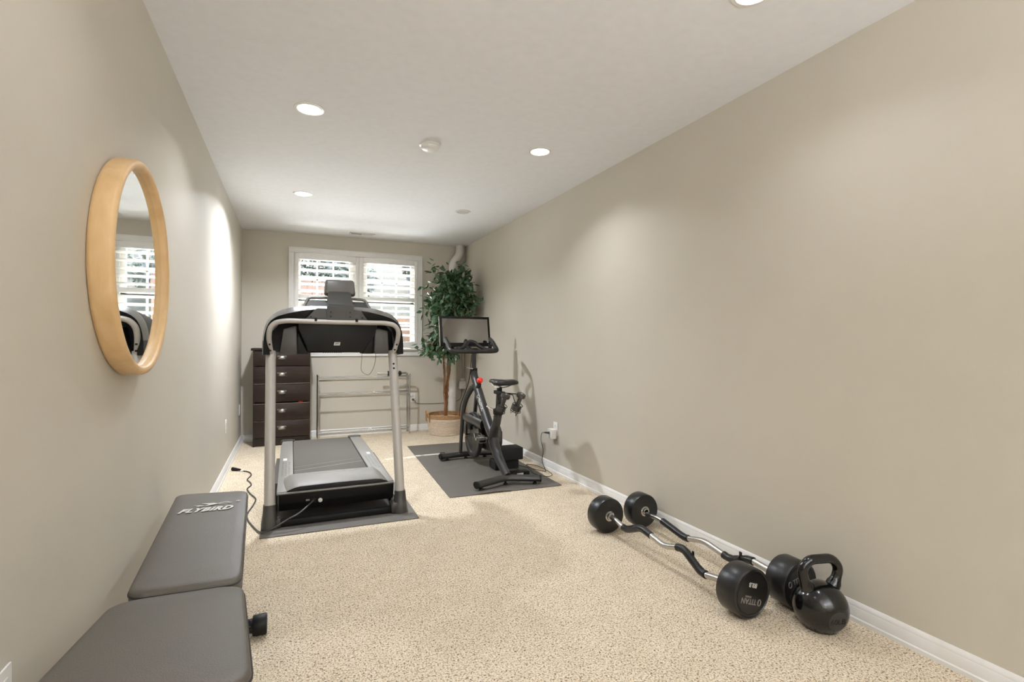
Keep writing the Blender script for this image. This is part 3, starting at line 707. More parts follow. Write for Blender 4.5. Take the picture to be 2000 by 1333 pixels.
# ------------------------------------------------------------------ weight bench
t = thing('weight_bench', (-.28, 1.9, 0), 'black padded weight bench in the left foreground beside the wall', 'weight bench')
def pad(corners, th, rad, bev, crown):
    # corners ccw (x,y,z) of the top; rounded outline grid, domed top, thickness along the normal
    c = [Vector(p) for p in corners]; n = (c[1]-c[0]).cross(c[3]-c[0]).normalized()
    poly = fillet([(c[0]+c[1])/2, c[1], c[2], c[3], c[0], (c[0]+c[1])/2], rad, 8)[:-1]
    ctr = sum(c, Vector())/4
    rings = []
    def ring(inset, down):
        out = []
        for p in poly:
            d = ctr-p; L = d.length; out.append(p+d*(inset/L)-n*down)
        return out
    for ins, dn in ((.014, th), (.003, th-.006), (0, th-.012), (0, bev+.004), (.002, bev*.6), (.007, bev*.25), (.016, bev*.05), (.03, 0), (.06, -crown*.5), (.11, -crown)): rings.append(ring(ins, dn))
    return rings, n
r_, n_ = pad([(-.416, 1.70, .447), (-.132, 1.684, .447), (-.183, 2.668, .452), (-.473, 2.712, .452)], .055, .05, .014, .004)
bk = obj('backrest_pad', B().loft(r_), M_LEATHER, t, angle=50)
def seam(r_, k, dn): return [p for p in r_[k]]
obj('piping', B().tube(seam(r_, 3, 0), .003, 6, closed=True).tube(seam(r_, 1, 0), .003, 6, closed=True), M_PIPING, bk)
k = .15
zz = lambda y: .447+k*(1.66-y)
r2, n2 = pad([(-.430, 1.02, zz(1.02)), (-.058, 1.00, zz(1.0)), (-.124, 1.668, zz(1.668)-.004), (-.440, 1.690, zz(1.69)-.004)], .06, .075, .014, .004)
sp = obj('seat_pad', B().loft(r2), M_LEATHER, t, angle=50)
obj('piping', B().tube(r2[3], .003, 6, closed=True).tube(r2[1], .003, 6, closed=True), M_PIPING, sp)
# logo on the backrest
dx = V(-.173-.117, 2.668-2.712+.05, 0)
R_ = V(.998, -.075, 0); U_ = V(-.055, .998, 0)
o_ = V(-.318, 2.395, .4575)
lg = B().merge(text('FLYBIRD', .066, frame(o_, R_, U_), .0004, .0030, .28, sx=.70, spacing=1.12))
Mb = frame(o_+U_*.062+R_*.012, R_, U_)
def flat(pts): lg.prism(pts, .0008, Mb)
flat([(-.062, .005), (-.028, .0), (-.020, -.006), (-.048, -.014), (-.040, -.004)])
flat([(-.036, .026), (.010, .022), (.030, .008), (.012, -.002), (-.020, -.012), (-.004, .006)])
lg.tube([Mb @ Vector(p) for p in spline([(.030, .008, .0005), (.040, .020, .0005), (.056, .024, .0005), (.068, .014, .0005), (.058, .004, .0005), (.040, .0, .0005)], 5, True)], .0014, 6, closed=True)
flat([(.068, .016), (.084, .010), (.067, .008)])
lg.merge(text('R', .013, frame(o_+U_*.088+R_*.118, R_, U_), .0004, .0006))
lg.tube([o_+U_*.088+R_*.118+R_*(.009*math.cos(a*PI/8))+U_*(.009*math.sin(a*PI/8)) for a in range(16)], .0009, 5, closed=True)
obj('lettering', lg, M_WHITEINK, bk)
# frame under the pads
b = B().box((-.315, 1.25, .30), (-.255, 2.25, .35), .004)
b.box((-.32, 2.17, .05), (-.262, 2.23, .32), .004); b.box((-.30, 1.22, .05), (-.25, 1.28, .32), .004)
obj('frame_beam', b, M_BLACK, t)
obj('backrest_rail', B().box((-.33, 1.72, .365), (-.29, 2.60, .393), .004).box((-.31, 2.1, .34), (-.27, 2.16, .37)), M_BLACK, t)
obj('seat_rail', B().prism([(1.06, zz(1.06)-.10), (1.62, zz(1.62)-.10), (1.62, zz(1.62)-.066), (1.06, zz(1.06)-.066)], .04, YZ(-.29), .002).box((-.30, 1.3, .33), (-.25, 1.35, .43)), M_BLACK, t)
for y, xa, xb in ((2.203, -.44, -.128), (1.25, -.46, -.10)):
    st = obj('stabilizer', B().cyl((xa, y, .040), (xb, y, .040), .027, seg=20), M_GLOSSB, t)
    for x0, s in ((xa, -1), (xb, 1)):
        pr = [(0, 0)]
        cb = B(); n = 40
        def rr(q, r): return r+(.0012 if q % 2 else -.0004)
        rings = [[(x0+s*xx, y+rr(q, r)*math.cos(2*PI*q/n), .040+rr(q, r)*math.sin(2*PI*q/n)) for q in range(n)] for xx, r in ((-.004, .034), (0, .0365), (.040, .0375), (.046, .035))]
        obj('foot_cap', cb.loft(rings), M_BLACK, st)

# ------------------------------------------------------------------ curl barbells
def barbell(x0, zc, ys, bends, grips, labels, label, R, faces, yaw):
    yc = (ys[0]+ys[-1])/2
    t = thing('curl_barbell', (x0, yc, 0), label, 'barbell', 'pair of fixed zigzag curl barbells on the carpet')
    full = [(x0+bx, y, z) for y, bx, z in bends]
    pts = fillet(full, .035, 6)
    obj('bar', B().tube(pts, .0152, 18), M_STEEL, t, angle=60)
    for y1, y2 in grips:
        g = [p for p in pts if y2 <= p.y <= y1]
        def ip(y):
            for a, b_ in zip(pts, pts[1:]):
                if a.y >= y >= b_.y: return a.lerp(b_, (a.y-y)/(a.y-b_.y+1e-9))
        g = [ip(y1)]+g+[ip(y2)]
        obj('grip', B().tube(g, [.0192+.0006*math.sin(i*2.1) for i in range(len(g))], 16), M_GRIP, t, angle=60)
    for (y0, y1, face) in faces:
        s = 1 if y1 > y0 else -1
        prof = [(0, 0), (R-.014, 0), (R-.004, .002), (R, .010), (R, abs(y1-y0)-.008), (R-.003, abs(y1-y0)-.002), (R-.008, abs(y1-y0)), (R-.012, abs(y1-y0)-.003), (0, abs(y1-y0)-.003)]
        M = frame((x0, y0, zc), (1, 0, 0), (0, 0, -s))   # normal = s*y
        hd = obj('weight_head', B().lathe(prof, M, 64), M_RUBB, t, angle=28)
        obj('collar', B().lathe([(.0148, -.016), (.022, -.014), (.024, -.004), (.030, -.003), (.031, 0), (.0148, 0)], M, 28), M_CHROME, t)
        if face: face(hd, V(x0, y1-s*.0028, zc))
    return t
def face80(hd, o):
    a = math.radians(162)
    r_ = V(math.cos(a), 0, math.sin(a)); u_ = V(-math.sin(a), 0, math.cos(a))
    M = lambda u, v: frame(o+r_*u+u_*v+V(0, -.0004, 0), r_, u_)
    lb = B().merge(text('TITAN', .031, M(.010, .030), .0004, .0005, .0, sx=1.0))
    lb.tube([M(0, 0) @ V(-.052+.0085*math.cos(q*PI/10), .030+.0125*math.sin(q*PI/10), .0003) for q in range(20)], .0023, 6, closed=True)
    obj('lettering', lb, M_GREYINK, hd)
    lb = B().merge(text('80LB', .027, M(.005, -.036), .0004, .0002, 0, sx=.86))
    obj('weight_marking', lb, M_WHITEINK, hd)
    obj('small_lettering', B().merge(text('FITNESS', .010, M(.018, .012), .0004, .0002)), M_GREYINK, hd)
    obj('face_groove', B().tube([M(0, 0) @ V((R1-.018)*math.cos(q*PI/6), (R1-.018)*math.sin(q*PI/6), .0) for q in range(12)], .0016, 6, closed=True), M_BLACK, hd)
def faceT(hd, o):
    a = math.radians(12)
    r_ = V(math.cos(a), 0, math.sin(a)); u_ = V(-math.sin(a), 0, math.cos(a))
    M = lambda u, v: frame(o+r_*u+u_*v+V(0, -.0004, 0), r_, u_)
    lb = B().merge(text('TITAN', .031, M(.003, .028), .0004, .0005))
    lb.tube([M(0, 0) @ V(-.060+.0085*math.cos(q*PI/10), .028+.0125*math.sin(q*PI/10), .0003) for q in range(20)], .0023, 6, closed=True)
    obj('lettering', lb, M_GREYINK, hd)
    obj('face_groove', B().tube([M(0, 0) @ V((R1-.018)*math.cos(q*PI/6), (R1-.018)*math.sin(q*PI/6), .0) for q in range(12)], .0016, 6, closed=True), M_BLACK, hd)
R1 = .104
b1 = barbell(1.757, R1, (2.60, 1.57), [(2.62, 0, .104), (2.50, 0, .104), (2.385, .0, .078), (2.245, -.0, .135), (2.060, 0, .104), (1.925, 0, .146), (1.800, 0, .072), (1.69, 0, .092), (1.60, 0, .104)],
             [(2.41, 2.165), (1.965, 1.775)], None, 'curl barbell lying nearer the room, 80LB marking on its near weight', R1, [(2.545, 2.635, None), (1.622, 1.52, face80)], 0)
tg = B().box((1.770, 1.868, .122), (1.774, 1.880, .146), .001)
obj('tape_end', tg, M_GRIP, b1)
b2 = barbell(2.010, R1, (2.60, 1.55), [(2.62, 0, .104), (2.53, 0, .092), (2.40, 0, .100), (2.185, 0, .062), (2.050, 0, .096), (1.870, 0, .068), (1.755, 0, .114), (1.62, 0, .104), (1.58, 0, .104)],
             [(2.375, 2.16), (1.915, 1.735)], None, 'curl barbell lying against the right wall, behind the kettlebell', R1-.002, [(2.535, 2.62, None), (1.592, 1.49, faceT)], 0)
obj('tape_end', B().box((2.005, 1.80, .092), (2.010, 1.815, .130), .001).tube([(2.0, 1.822, .075), (2.0, 1.79, .098)], .022, 14), M_GRIP, b2)

# ------------------------------------------------------------------ kettlebell
KX, KY = 1.962, 1.372
t = thing('kettlebell', (KX, KY, 0), 'glossy black 60LB kettlebell at the right wall beside the barbell heads', 'kettlebell')
KM = Matrix.Translation((KX, KY, 0)) @ Matrix.Rotation(math.radians(-14), 4, 'Z')
R = .101; KZ = .086; prof = [(0, .001), (.055, .001), (.064, .004)]
for k in range(1, 25):
    a = -math.radians(52)+math.radians(142)*k/24
    prof.append((R*math.cos(a), KZ+R*math.sin(a)*.98))
prof[-1] = (0, KZ+R*.98)
b = B().lathe(prof, KM, 48)
def facefn(v):
    lv = KM.inverted() @ v; return lv
body = b
nrm = Vector((0, -.985, -.17)).normalized(); fp = Vector((0, 0, KZ))+nrm*(R*.905)
for v in body.bm.verts:
    lv = KM.inverted() @ v.co; d = (lv-fp).dot(nrm)
    if d > 0: v.co = KM @ (lv-nrm*d)
bo = obj('body', body, M_GLOSSB, t, angle=30)
path = fillet([(-.050, 0, .150), (-.074, 0, .195), (-.084, 0, .236), (-.052, 0, .275), (.052, 0, .275), (.084, 0, .236), (.074, 0, .195), (.050, 0, .150)], .075, 8)
n = len(path)
rad = [.0188+.010*max(0, 1-min(i, n-1-i)/7)**2 for i in range(n)]
obj('handle', B().tube([KM @ p for p in path], rad, 20), M_GLOSSB, t, angle=60)
u_ = Vector((0, 0, 1))-nrm*nrm.z
Mf = KM @ frame(fp, (1, 0, 0), u_)
obj('face_disc', B().lathe([(0, .001), (.037, .001), (.0395, 0), (.0395, -.004), (0, -.004)], Mf, 40), M_DISC, bo)
Mt = KM @ frame(fp+nrm*.0012+Vector((0, 0, -.002)), (1, 0, 0), u_)
obj('lettering', B().merge(text('60LB', .032, Mt, .0010, .0006)), M_HOLE, bo)

# ------------------------------------------------------------------ ficus in a basket
PX, PY = 1.790, 6.165
t = thing('basket', (PX, PY, 0), 'round woven basket with looped handles, whitewashed lower half, holding the ficus', 'basket')
rad_at = lambda z: .198+.034*min(1, z/.18)-.004*math.sin(PI*z/.25)
b = B()
for k in range(15):
    z = .010+.0165*k
    if z > .205: break
    rr = rad_at(z)
    b.tube([(PX+(rr+.0012*math.sin(30*a+k*2))*math.cos(a), PY+(rr+.0012*math.sin(30*a+k*2))*math.sin(a), z) for a in [2*PI*i/90 for i in range(90)]], .0095, 8, closed=True)
b.lathe([(0, .002), (.19, .002), (.2, .02), (.225, .20), (.215, .20), (.19, .02), (0, .012)], Matrix.Translation((PX, PY, 0)), 40)
obj('woven_side', b, M_WASH, t, angle=80)
b = B()
for k in range(3):
    z = .212+.0165*k; rr = rad_at(.2)+.001*k
    b.tube([(PX+(rr+.0015*math.sin(40*a+k*2))*math.cos(a), PY+(rr+.0015*math.sin(40*a+k*2))*math.sin(a), z) for a in [2*PI*i/90 for i in range(90)]], .0095, 8, closed=True)
obj('rim_band', b, M_SEA, t, angle=80)
for ang in (math.radians(188), math.radians(-10)):
    d = V(math.cos(ang), math.sin(ang), 0); s = V(-d.y, d.x, 0); c = V(PX, PY, 0)+d*.243
    pts = spline([c-s*.045+V(0, 0, .165), c-s*.05+d*.006+V(0, 0, .235), c-s*.03+d*.012+V(0, 0, .288), c+d*.012+V(0, 0, .300), c+s*.03+d*.012+V(0, 0, .288), c+s*.05+d*.006+V(0, 0, .235), c+s*.045+V(0, 0, .165)], 7)
    obj('handle', B().tube(pts, [.008+.0012*math.sin(i*1.7) for i in range(len(pts))], 10), M_SEA, t, angle=80)
tag(obj('moss_fill', B().lathe([(0, .205), (.10, .203), (.20, .196), (.205, .185), (0, .18)], Matrix.Translation((PX, PY, 0)), 36), M_SOIL, loc=(PX, PY, .19)), 'brown moss filling the top of the woven basket', 'moss', None)['kind'] = 'stuff'

t = thing('ficus_tree', (PX-.02, PY, .2), 'leafy artificial ficus tree with twisted trunks in the back right corner', 'plant')
def trunk(pts, r0, r1):
    pp = spline(pts, 9); n = len(pp)
    pp = [p+V(.004*pnoise((i*.35, 0, 1)), .004*pnoise((i*.35, 5, 1)), 0) for i, p in enumerate(pp)]
    obj('trunk', B().tube(pp, [(r0+(r1-r0)*i/(n-1))*(1+.10*math.sin(i*1.3)) for i in range(n)], 10), M_TRUNK, t, angle=80)
trunk([(1.770, 6.15, .17), (1.775, 6.14, .35), (1.765, 6.15, .50), (1.760, 6.13, .62), (1.762, 6.15, .78), (1.752, 6.14, .95), (1.77, 6.10, 1.2), (1.74, 6.02, 1.55)], .017, .010)
trunk([(1.790, 6.16, .17), (1.790, 6.15, .35), (1.805, 6.17, .50), (1.810, 6.16, .64), (1.830, 6.15, .80), (1.838, 6.14, .95), (1.86, 6.08, 1.3), (1.83, 5.98, 1.75)], .020, .011)
trunk([(1.780, 6.18, .17), (1.800, 6.175, .36), (1.782, 6.165, .50), (1.800, 6.15, .66), (1.815, 6.16, .80), (1.82, 6.12, 1.1), (1.93, 6.02, 1.5), (1.95, 5.95, 1.9)], .014, .008)
# twigs and leaves
twigs = B(); LV = [([], []) for _ in range(4)]
def leaf(p, d, L, mi):
    d = d.normalized(); side = d.cross(V(0, 0, 1)); side = side.normalized() if side.length > .05 else V(1, 0, 0)
    side = (side+V(random.gauss(0, .5), random.gauss(0, .5), random.gauss(0, .5))).normalized(); side = (side-d*side.dot(d)).normalized()
    n = side.cross(d)
    w = L*.27; vs, fs = LV[mi]; i = len(vs)
    mids = [p, p+d*L*.35+n*L*.05, p+d*L*.7+n*L*.02, p+d*L-n*L*.10]
    vs += [mids[0], mids[1]+side*w-n*w*.25, mids[1], mids[1]-side*w-n*w*.25, mids[2]+side*w*.62-n*w*.25, mids[2], mids[2]-side*w*.62-n*w*.25, mids[3]]
    fs += [(i, i+2, i+1), (i, i+3, i+2), (i+1, i+2, i+5, i+4), (i+2, i+3, i+6, i+5), (i+4, i+5, i+7), (i+5, i+6, i+7)]
XMAX, YMAX = XR-.02, YB-.03
def shoot(a, b_, nl, spread=.06):
    a, b_ = Vector(a), Vector(b_)
    mid = (a+b_)/2+V(random.gauss(0, .03), random.gauss(0, .03), .05)
    pp = spline([a, mid, b_], 5)
    twigs.tube(pp, [.005-.0035*i/(len(pp)-1) for i in range(len(pp))], 5)
    for k in range(nl):
        q = pp[random.randint(2, len(pp)-1)]+V(random.gauss(0, spread), random.gauss(0, spread), random.gauss(0, spread*.8))
        d = (b_-a).normalized()*.5+V(random.gauss(0, .6), random.gauss(0, .6), random.gauss(-.35, .5))
        L = random.uniform(.062, .098)
        if q.x > XMAX-.07 or q.y > YMAX-.07: continue
        r = random.random(); lit = (q.x < PX-.1)
        mi = 0 if r < .38 else 1 if r < .66 else 2 if r < .86 else 3
        leaf(q, d, L, mi)
stems = [V(1.75, 6.03, 1.45), V(1.83, 6.0, 1.65), V(1.93, 6.0, 1.62), V(1.80, 6.06, 1.25), V(1.86, 6.02, 1.80)]
# crown built of shoots reaching the outline of the plant
for k in range(120):
    z = random.uniform(1.22, 2.0)
    u = (z-1.22)/.8
    wdt = .33*math.sin(PI*min(1, .30+.62*u))
    a = random.uniform(0, 2*PI); rr = wdt*math.sqrt(random.uniform(.25, 1))
    tip = V(1.825+rr*math.cos(a), 5.93+rr*math.sin(a)*.85, z+random.uniform(-.04, .06))
    tip.x = min(tip.x, XMAX-.10)
    base = min(stems, key=lambda s: (s-tip).length+random.uniform(0, .1))
    shoot(base, tip, 15)
for tip, nl in (((1.585, 6.05, 2.10), 12), ((1.60, 6.02, 1.95), 16), ((1.63, 6.05, 2.03), 14), ((2.0, 5.9, 2.03), 14), ((1.87, 5.95, 2.09), 16), ((2.04, 5.8, 1.85), 14), ((1.50, 6.0, 1.78), 16), ((1.52, 5.95, 1.62), 16), ((1.56, 6.0, 1.5), 14)): shoot(stems[1], tip, nl, .045)
# lower skirt on the left, hanging below the crown
for k in range(34):
    z = random.uniform(.97, 1.30); a = random.uniform(0, 2*PI)
    tip = V(1.68+.14*math.cos(a), 6.05+.15*math.sin(a), z)
    shoot(V(1.765, 6.12, z+.10), tip, 9, .045)
for tip, nl in (((1.41, 6.02, 1.12), 18), ((1.46, 6.05, 1.07), 14), ((1.52, 6.0, 1.10), 14), ((1.55, 6.1, 1.02), 12), ((1.76, 6.0, .92), 14), ((1.84, 6.0, .95), 16), ((1.90, 6.05, 1.0), 14), ((1.70, 6.02, .97), 12), ((1.93, 6.0, 1.12), 14), ((1.62, 6.05, .98), 10)): shoot(V(1.78, 6.12, 1.08), tip, nl, .035)
obj('twig', twigs, M_TRUNK, t)
fb = B()
for mi, (vs, fs) in enumerate(LV): fb.raw(vs, fs, mi)
obj('foliage', fb, M_LEAF, t, angle=80)

# ------------------------------------------------------------------ exercise bike
BX = 1.58
t = thing('exercise_bike', (BX, 4.2, .008), 'black upright exercise bike with a large screen on the dark mat', 'exercise bike')
def foot(path, name):
    b = B(); P = spline(path, 6); b.tube(P, .036, 18, flat=.72, up=(0, 0, 1))
    f = obj(name, b, M_FRAMEB, t)
    for e, q in ((P[0], P[1]), (P[-1], P[-2])):
        d = (e-q).normalized()
        obj('end_cap', B().tube([e-d*.003, e+d*.012], +.0375, 18, flat=.74, up=(0, 0, 1)), M_BLACK, f)
    for e in (P[2], P[-3], P[len(P)//2]):
        obj('levelling_foot', B().cyl((e.x, e.y, .0085), (e.x, e.y, .018), .020, .017, 16).cyl((e.x, e.y, .016), (e.x, e.y, .035), .009, seg=8), M_BLACK, f)
foot([(1.315, 3.665, .048), (1.45, 3.70, .054), (BX, 3.735, .058), (1.71, 3.70, .054), (1.845, 3.655, .048)], 'rear_foot')
foot([(1.322, 4.715, .047), (BX, 4.735, .050), (1.84, 4.72, .047)], 'front_foot')
b = B().cyl((1.79, 4.76, .05), (1.83, 4.76, .05), .030, seg=20).cyl((1.33, 4.76, .05), (1.37, 4.76, .05), .030, seg=20)
obj('transport_wheel', b, M_DGREY, t)
b = B()
pa = spline([(BX, 3.897, .555), (BX, 3.925, .485), (BX, 3.975, .41), (BX, 4.005, .345), (BX+.002, 3.985, .28), (BX+.006, 3.92, .205), (BX+.012, 3.825, .13), (BX+.018, 3.742, .07)], 8)
b.tube(pa, [.039+.014*math.exp(-((k/56-.52)/.24)**2)-.004*max(0, k/56-.8)*5 for k in range(len(pa))], 22, flat=.84, up=(1, 0, 0))
b.tube(spline([(BX, 3.99, .33), (BX, 4.12, .435), (BX, 4.27, .58), (BX, 4.40, .72), (BX, 4.47, .80), (BX, 4.512, .862)], 6), [.052-.0004*i for i in range(31)], 20, flat=.82, up=(1, 0, 0))
obj('main_frame', b, M_FRAMEB, t, angle=60)
ld = V(0, .68, .733).normalized(); ln = V(0, -ld.z, ld.y)
lc, la = V(BX, 4.262, .572), math.radians(38)
nn = (V(-1, 0, 0)*math.cos(la)+ln*math.sin(la)).normalized()
lp = lc+V(-1, 0, 0)*.0377*math.cos(la)+ln*.046*math.sin(la)+nn*.0005
lup = nn.cross(-ld)
lt = B().merge(text('PELOTON', .030, frame(lp, -ld, lup), .0022, .0006))
lt.tube([lp+nn*.001+ld*(.090+.014*math.cos(q*PI/8))+lup*.014*math.sin(q*PI/8) for q in range(16)], .0024, 6, closed=True)
obj('lettering', lt, M_WHITEINK, t)
for s in (-1, 1):
    fp_ = spline([(BX+s*.012, 4.43, .755), (BX+s*.034, 4.50, .70), (BX+s*.052, 4.585, .60), (BX+s*.060, 4.645, .47), (BX+s*.060, 4.69, .30), (BX+s*.060, 4.725, .06)], 6)
    obj('fork_leg', B().tube(fp_, [.034-.0004*i for i in range(len(fp_))], 16, flat=.7, up=(1, 0, 0)), M_FRAMEB, t, angle=60)
    obj('cross_strut', B().tube([(BX+s*.050, 4.645, .435), (BX+s*.046, 4.40, .43), (BX+s*.030, 4.20, .415)], .042, 14, flat=.45, up=(1, 0, 0)), M_FRAMEB, t)
FY, FZ = 4.52, .275
fw = obj('flywheel', B().lathe([(0, -.010), (.06, -.012), (.155, -.008), (.170, -.019), (.205, -.021), (.212, -.014), (.212, .014), (.205, .021), (.170, .019), (.155, .008), (.06, .012), (0, .010)], Matrix.Translation((BX-.0, FY, FZ)) @ Matrix.Rotation(PI/2, 4, 'Y'), 56), M_FRAMEB, t, angle=30)
obj('axle_cap', B().cyl((BX-.085, FY, FZ), (BX+.085, FY, FZ), .014, seg=16), M_CHROME, fw)
obj('brake_unit', B().box((BX-.055, 4.43, .37), (BX+.04, 4.56, .415), .008).box((BX-.062, 4.44, .335), (BX-.03, 4.52, .385), .006), M_BLACK, t)
cap = []
for k in range(24):
    a = PI/2+PI*k/23; cap.append((4.55+.0+.13*math.cos(a+PI)*1, .29+.13*math.sin(a+PI)))
for k in range(24):
    a = -PI/2+PI*k/23; cap.append((4.10-.115*math.cos(a), .30+.115*math.sin(a)))
cap = [(4.55+.13*math.sin(PI*k/20), .285+.13*math.cos(PI*k/20)) for k in range(21)]+[(4.13-.13*math.sin(PI*k/20), .315-.135*math.cos(PI*k/20)) for k in range(21)]
obj('belt_cover', B().prism(cap, .045, YZ(BX+.042), .012, 3), M_FRAMEB, t, angle=40)
for s in (-1, 1):
    x = BX+s*(.058 if s < 0 else .098)
    p0 = V(x, 4.16, .31); p1 = V(x+s*.008, 4.005 if s < 0 else 4.315, .335 if s < 0 else .325)
    ck = obj('crank', B().tube([p0, p1], .014, 10, flat=.8).cyl((x-s*.03, 4.16, .31), (x+s*.012, 4.16, .31), .026, seg=18), M_PEWTER if s < 0 else M_BLACK, t)
    c = p1+V(s*.050, 0, 0)
    pb = B().box((c.x-.038, c.y-.045, c.z-.010), (c.x+.038, c.y+.045, c.z+.010), .004).cyl(p1, c, .008, seg=10)
    pb.tube([(c.x-.036, c.y+.04, c.z), (c.x-.03, c.y+.075, c.z+.03), (c.x+.03, c.y+.075, c.z+.03), (c.x+.036, c.y+.04, c.z)], .005, 6)
    pb.tube([(c.x-.036, c.y-.04, c.z), (c.x-.03, c.y-.06, c.z-.025), (c.x+.03, c.y-.06, c.z-.025), (c.x+.036, c.y-.04, c.z)], .004, 6)
    obj('pedal', pb, M_DGREY, ck)
    obj('pedal_clip', B().box((c.x-.02, c.y-.03, c.z+.0095), (c.x+.02, c.y+.03, c.z+.016), .003).cyl((c.x-.041, c.y, c.z), (c.x+.041, c.y, c.z), .012, seg=12), M_STEEL if s < 0 else M_BLACK, ck)
# seat
sp_ = obj('seat_post', B().tube([(BX, 3.90, .53), (BX, 3.876, .715)], .0245, 18), M_FRAMEB, t)
obj('clamp_collar', B().cyl((BX, 3.898, .548), (BX, 3.893, .592), .042, .044, 22, .004), M_BLACK, sp_)
obj('clamp_lever', B().tube([(BX-.02, 3.93, .585), (BX-.055, 3.96, .598), (BX-.075, 3.97, .612)], .008, 8), M_CHROME, sp_)
obj('post_ring', B().tube([(BX+.0372*math.cos(a), 3.911+.0372*math.sin(a), .525+.004*math.sin(a)) for a in [2*PI*i/24 for i in range(24)]], .002, 6, closed=True), M_CHROME, sp_)
obj('seat_slider', B().box((BX-.018, 3.78, .715), (BX+.018, 3.96, .745), .005).cyl((BX, 3.87, .745), (BX, 3.87, .775), .022, seg=14), M_BLACK, t)
def sad(y, hw, zt, zb, crown):
    return [(BX+hw*math.cos(a), y, (zt if math.sin(a) > 0 else zb)*abs(math.sin(a))**.7+(zt*.35+zb*.65)*(1-abs(math.sin(a))**.7)-(crown*math.exp(-(math.cos(a)*3)**2) if math.sin(a) > 0 else 0)) for a in [2*PI*k/24 for k in range(24)]]
b = B().loft([sad(4.055, .012, .822, .808, 0), sad(4.045, .024, .834, .800, .001), sad(3.98, .030, .840, .795, .003), sad(3.90, .040, .842, .790, .005), sad(3.83, .070, .846, .790, .008), sad(3.77, .098, .852, .796, .010), sad(3.72, .104, .855, .80, .010), sad(3.69, .092, .850, .806, .006), sad(3.68, .06, .842, .815, .003)])
sd = obj('saddle', b, M_SADDLE, t, angle=50)
b = B()
for s in (-1, 1): b.tube(spline([(BX+s*.012, 4.02, .80), (BX+s*.020, 3.92, .778), (BX+s*.022, 3.82, .778), (BX+s*.045, 3.72, .805)], 5), .004, 8)
obj('saddle_rails', b, M_CHROME, sd)
# weight holder behind the seat
wh = B()
DB = [(BX-.058, 3.71), (BX+.072, 3.70)]
tilt = V(.18, -.36, .90).normalized()
cs = []
for x, y in DB:
    c0 = V(x, y, .602); cs.append(c0)
    a = tilt.orthogonal().normalized(); bq = tilt.cross(a)
    wh.tube([c0-tilt*.004+a*(.041*math.cos(q*PI/8))+bq*(.041*math.sin(q*PI/8)) for q in range(16)], .003, 6, closed=True)
    wh.tube([c0+tilt*.05+a*(.041*math.cos(q*PI/8))+bq*(.041*math.sin(q*PI/8)) for q in range(16)], .003, 6, closed=True)
    for q in (0, 5, 10):
        o1 = a*(.041*math.cos(q*PI/8))+bq*(.041*math.sin(q*PI/8))
        wh.tube([c0+tilt*.05+o1, c0+o1-tilt*.004, c0+o1*.75-tilt*.035, c0+o1*.3-tilt*.008], .0028, 6)
    wh.tube([(BX, 3.80, .735), (x, y+.06, .72), c0+tilt*.05+V(0, .042, 0)], .004, 6)
wh.tube([(BX, 3.80, .735), (BX+.03, 3.76, .735), (BX+.10, 3.74, .728)], .004, 6)
obj('weight_holder', wh, M_BLACK, t)
def dumb(c0, label):
    tt = thing('dumbbell', tuple(c0), label, 'dumbbell', 'small dumbbells in the holder behind the bike seat')
    obj('grip', B().cyl(c0+tilt*.03, c0+tilt*.125, .0165, seg=18), M_DGREY, tt)
    for q0, q1 in ((0, .042), (.118, .150)): obj('head', B().cyl(c0+tilt*q0, c0+tilt*q1, .037, seg=24, bev=.006), M_DGREY, tt)
    e = c0+tilt*.1505
    obj('weight_mark', B().box((-.007, -.006, 0), (.007, .006, .0008), M=frame(e, (1, 0, 0), (0, 1, .3))), M_WHITEINK, tt)
dumb(cs[0], 'left of the two small dark dumbbells slotted behind the bike seat')
dumb(cs[1], 'right of the two small dark dumbbells slotted behind the bike seat')
# head tube, stem, handlebar
st_ = obj('handlebar_post', B().tube([(BX, 4.515, .85), (BX, 4.503, 1.05)], .022, 18), M_FRAMEB, t)
obj('clamp_collar', B().cyl((BX, 4.517, .845), (BX, 4.513, .905), .038, .034, 22, .004), M_BLACK, st_)
obj('clamp_lever', B().tube([(BX-.02, 4.49, .90), (BX-.06, 4.475, .905), (BX-.08, 4.47, .912)], .008, 8), M_CHROME, st_)
obj('bar_mount', B().box((BX-.045, 4.475, 1.04), (BX+.045, 4.60, 1.075), .01).sphere((BX, 4.50, 1.07), .05, (1.3, .8, .5)), M_BLACK, t)
hb = B()
hb.tube(fillet([(1.353, 4.69, 1.180), (1.350, 4.62, 1.150), (1.345, 4.50, 1.068), (1.40, 4.48, 1.062), (BX, 4.475, 1.062), (1.76, 4.48, 1.062), (1.815, 4.50, 1.068), (1.812, 4.62, 1.150), (1.810, 4.69, 1.180)], .05, 6), .0205, 14)
hb.tube(spline([(1.375, 4.485, 1.072), (1.44, 4.53, 1.078), (1.50, 4.57, 1.105), (BX-.03, 4.60, 1.148), (BX+.03, 4.60, 1.148), (1.66, 4.57, 1.105), (1.72, 4.53, 1.078), (1.79, 4.485, 1.072)], 7), .0185, 14)
obj('handlebar', hb, M_SADDLE, t, angle=60)
obj('bar_end', B().cyl((1.365, 4.66, 1.085), (1.365, 4.66, 1.125), .019, seg=16, bev=.003).cyl((1.800, 4.66, 1.090), (1.800, 4.66, 1.128), .019, seg=16, bev=.003).tube([(1.365, 4.66, 1.1), (1.36, 4.60, 1.12)], .008, 6).tube([(1.80, 4.66, 1.1), (1.805, 4.60, 1.12)], .008, 6), M_BLACK, t)
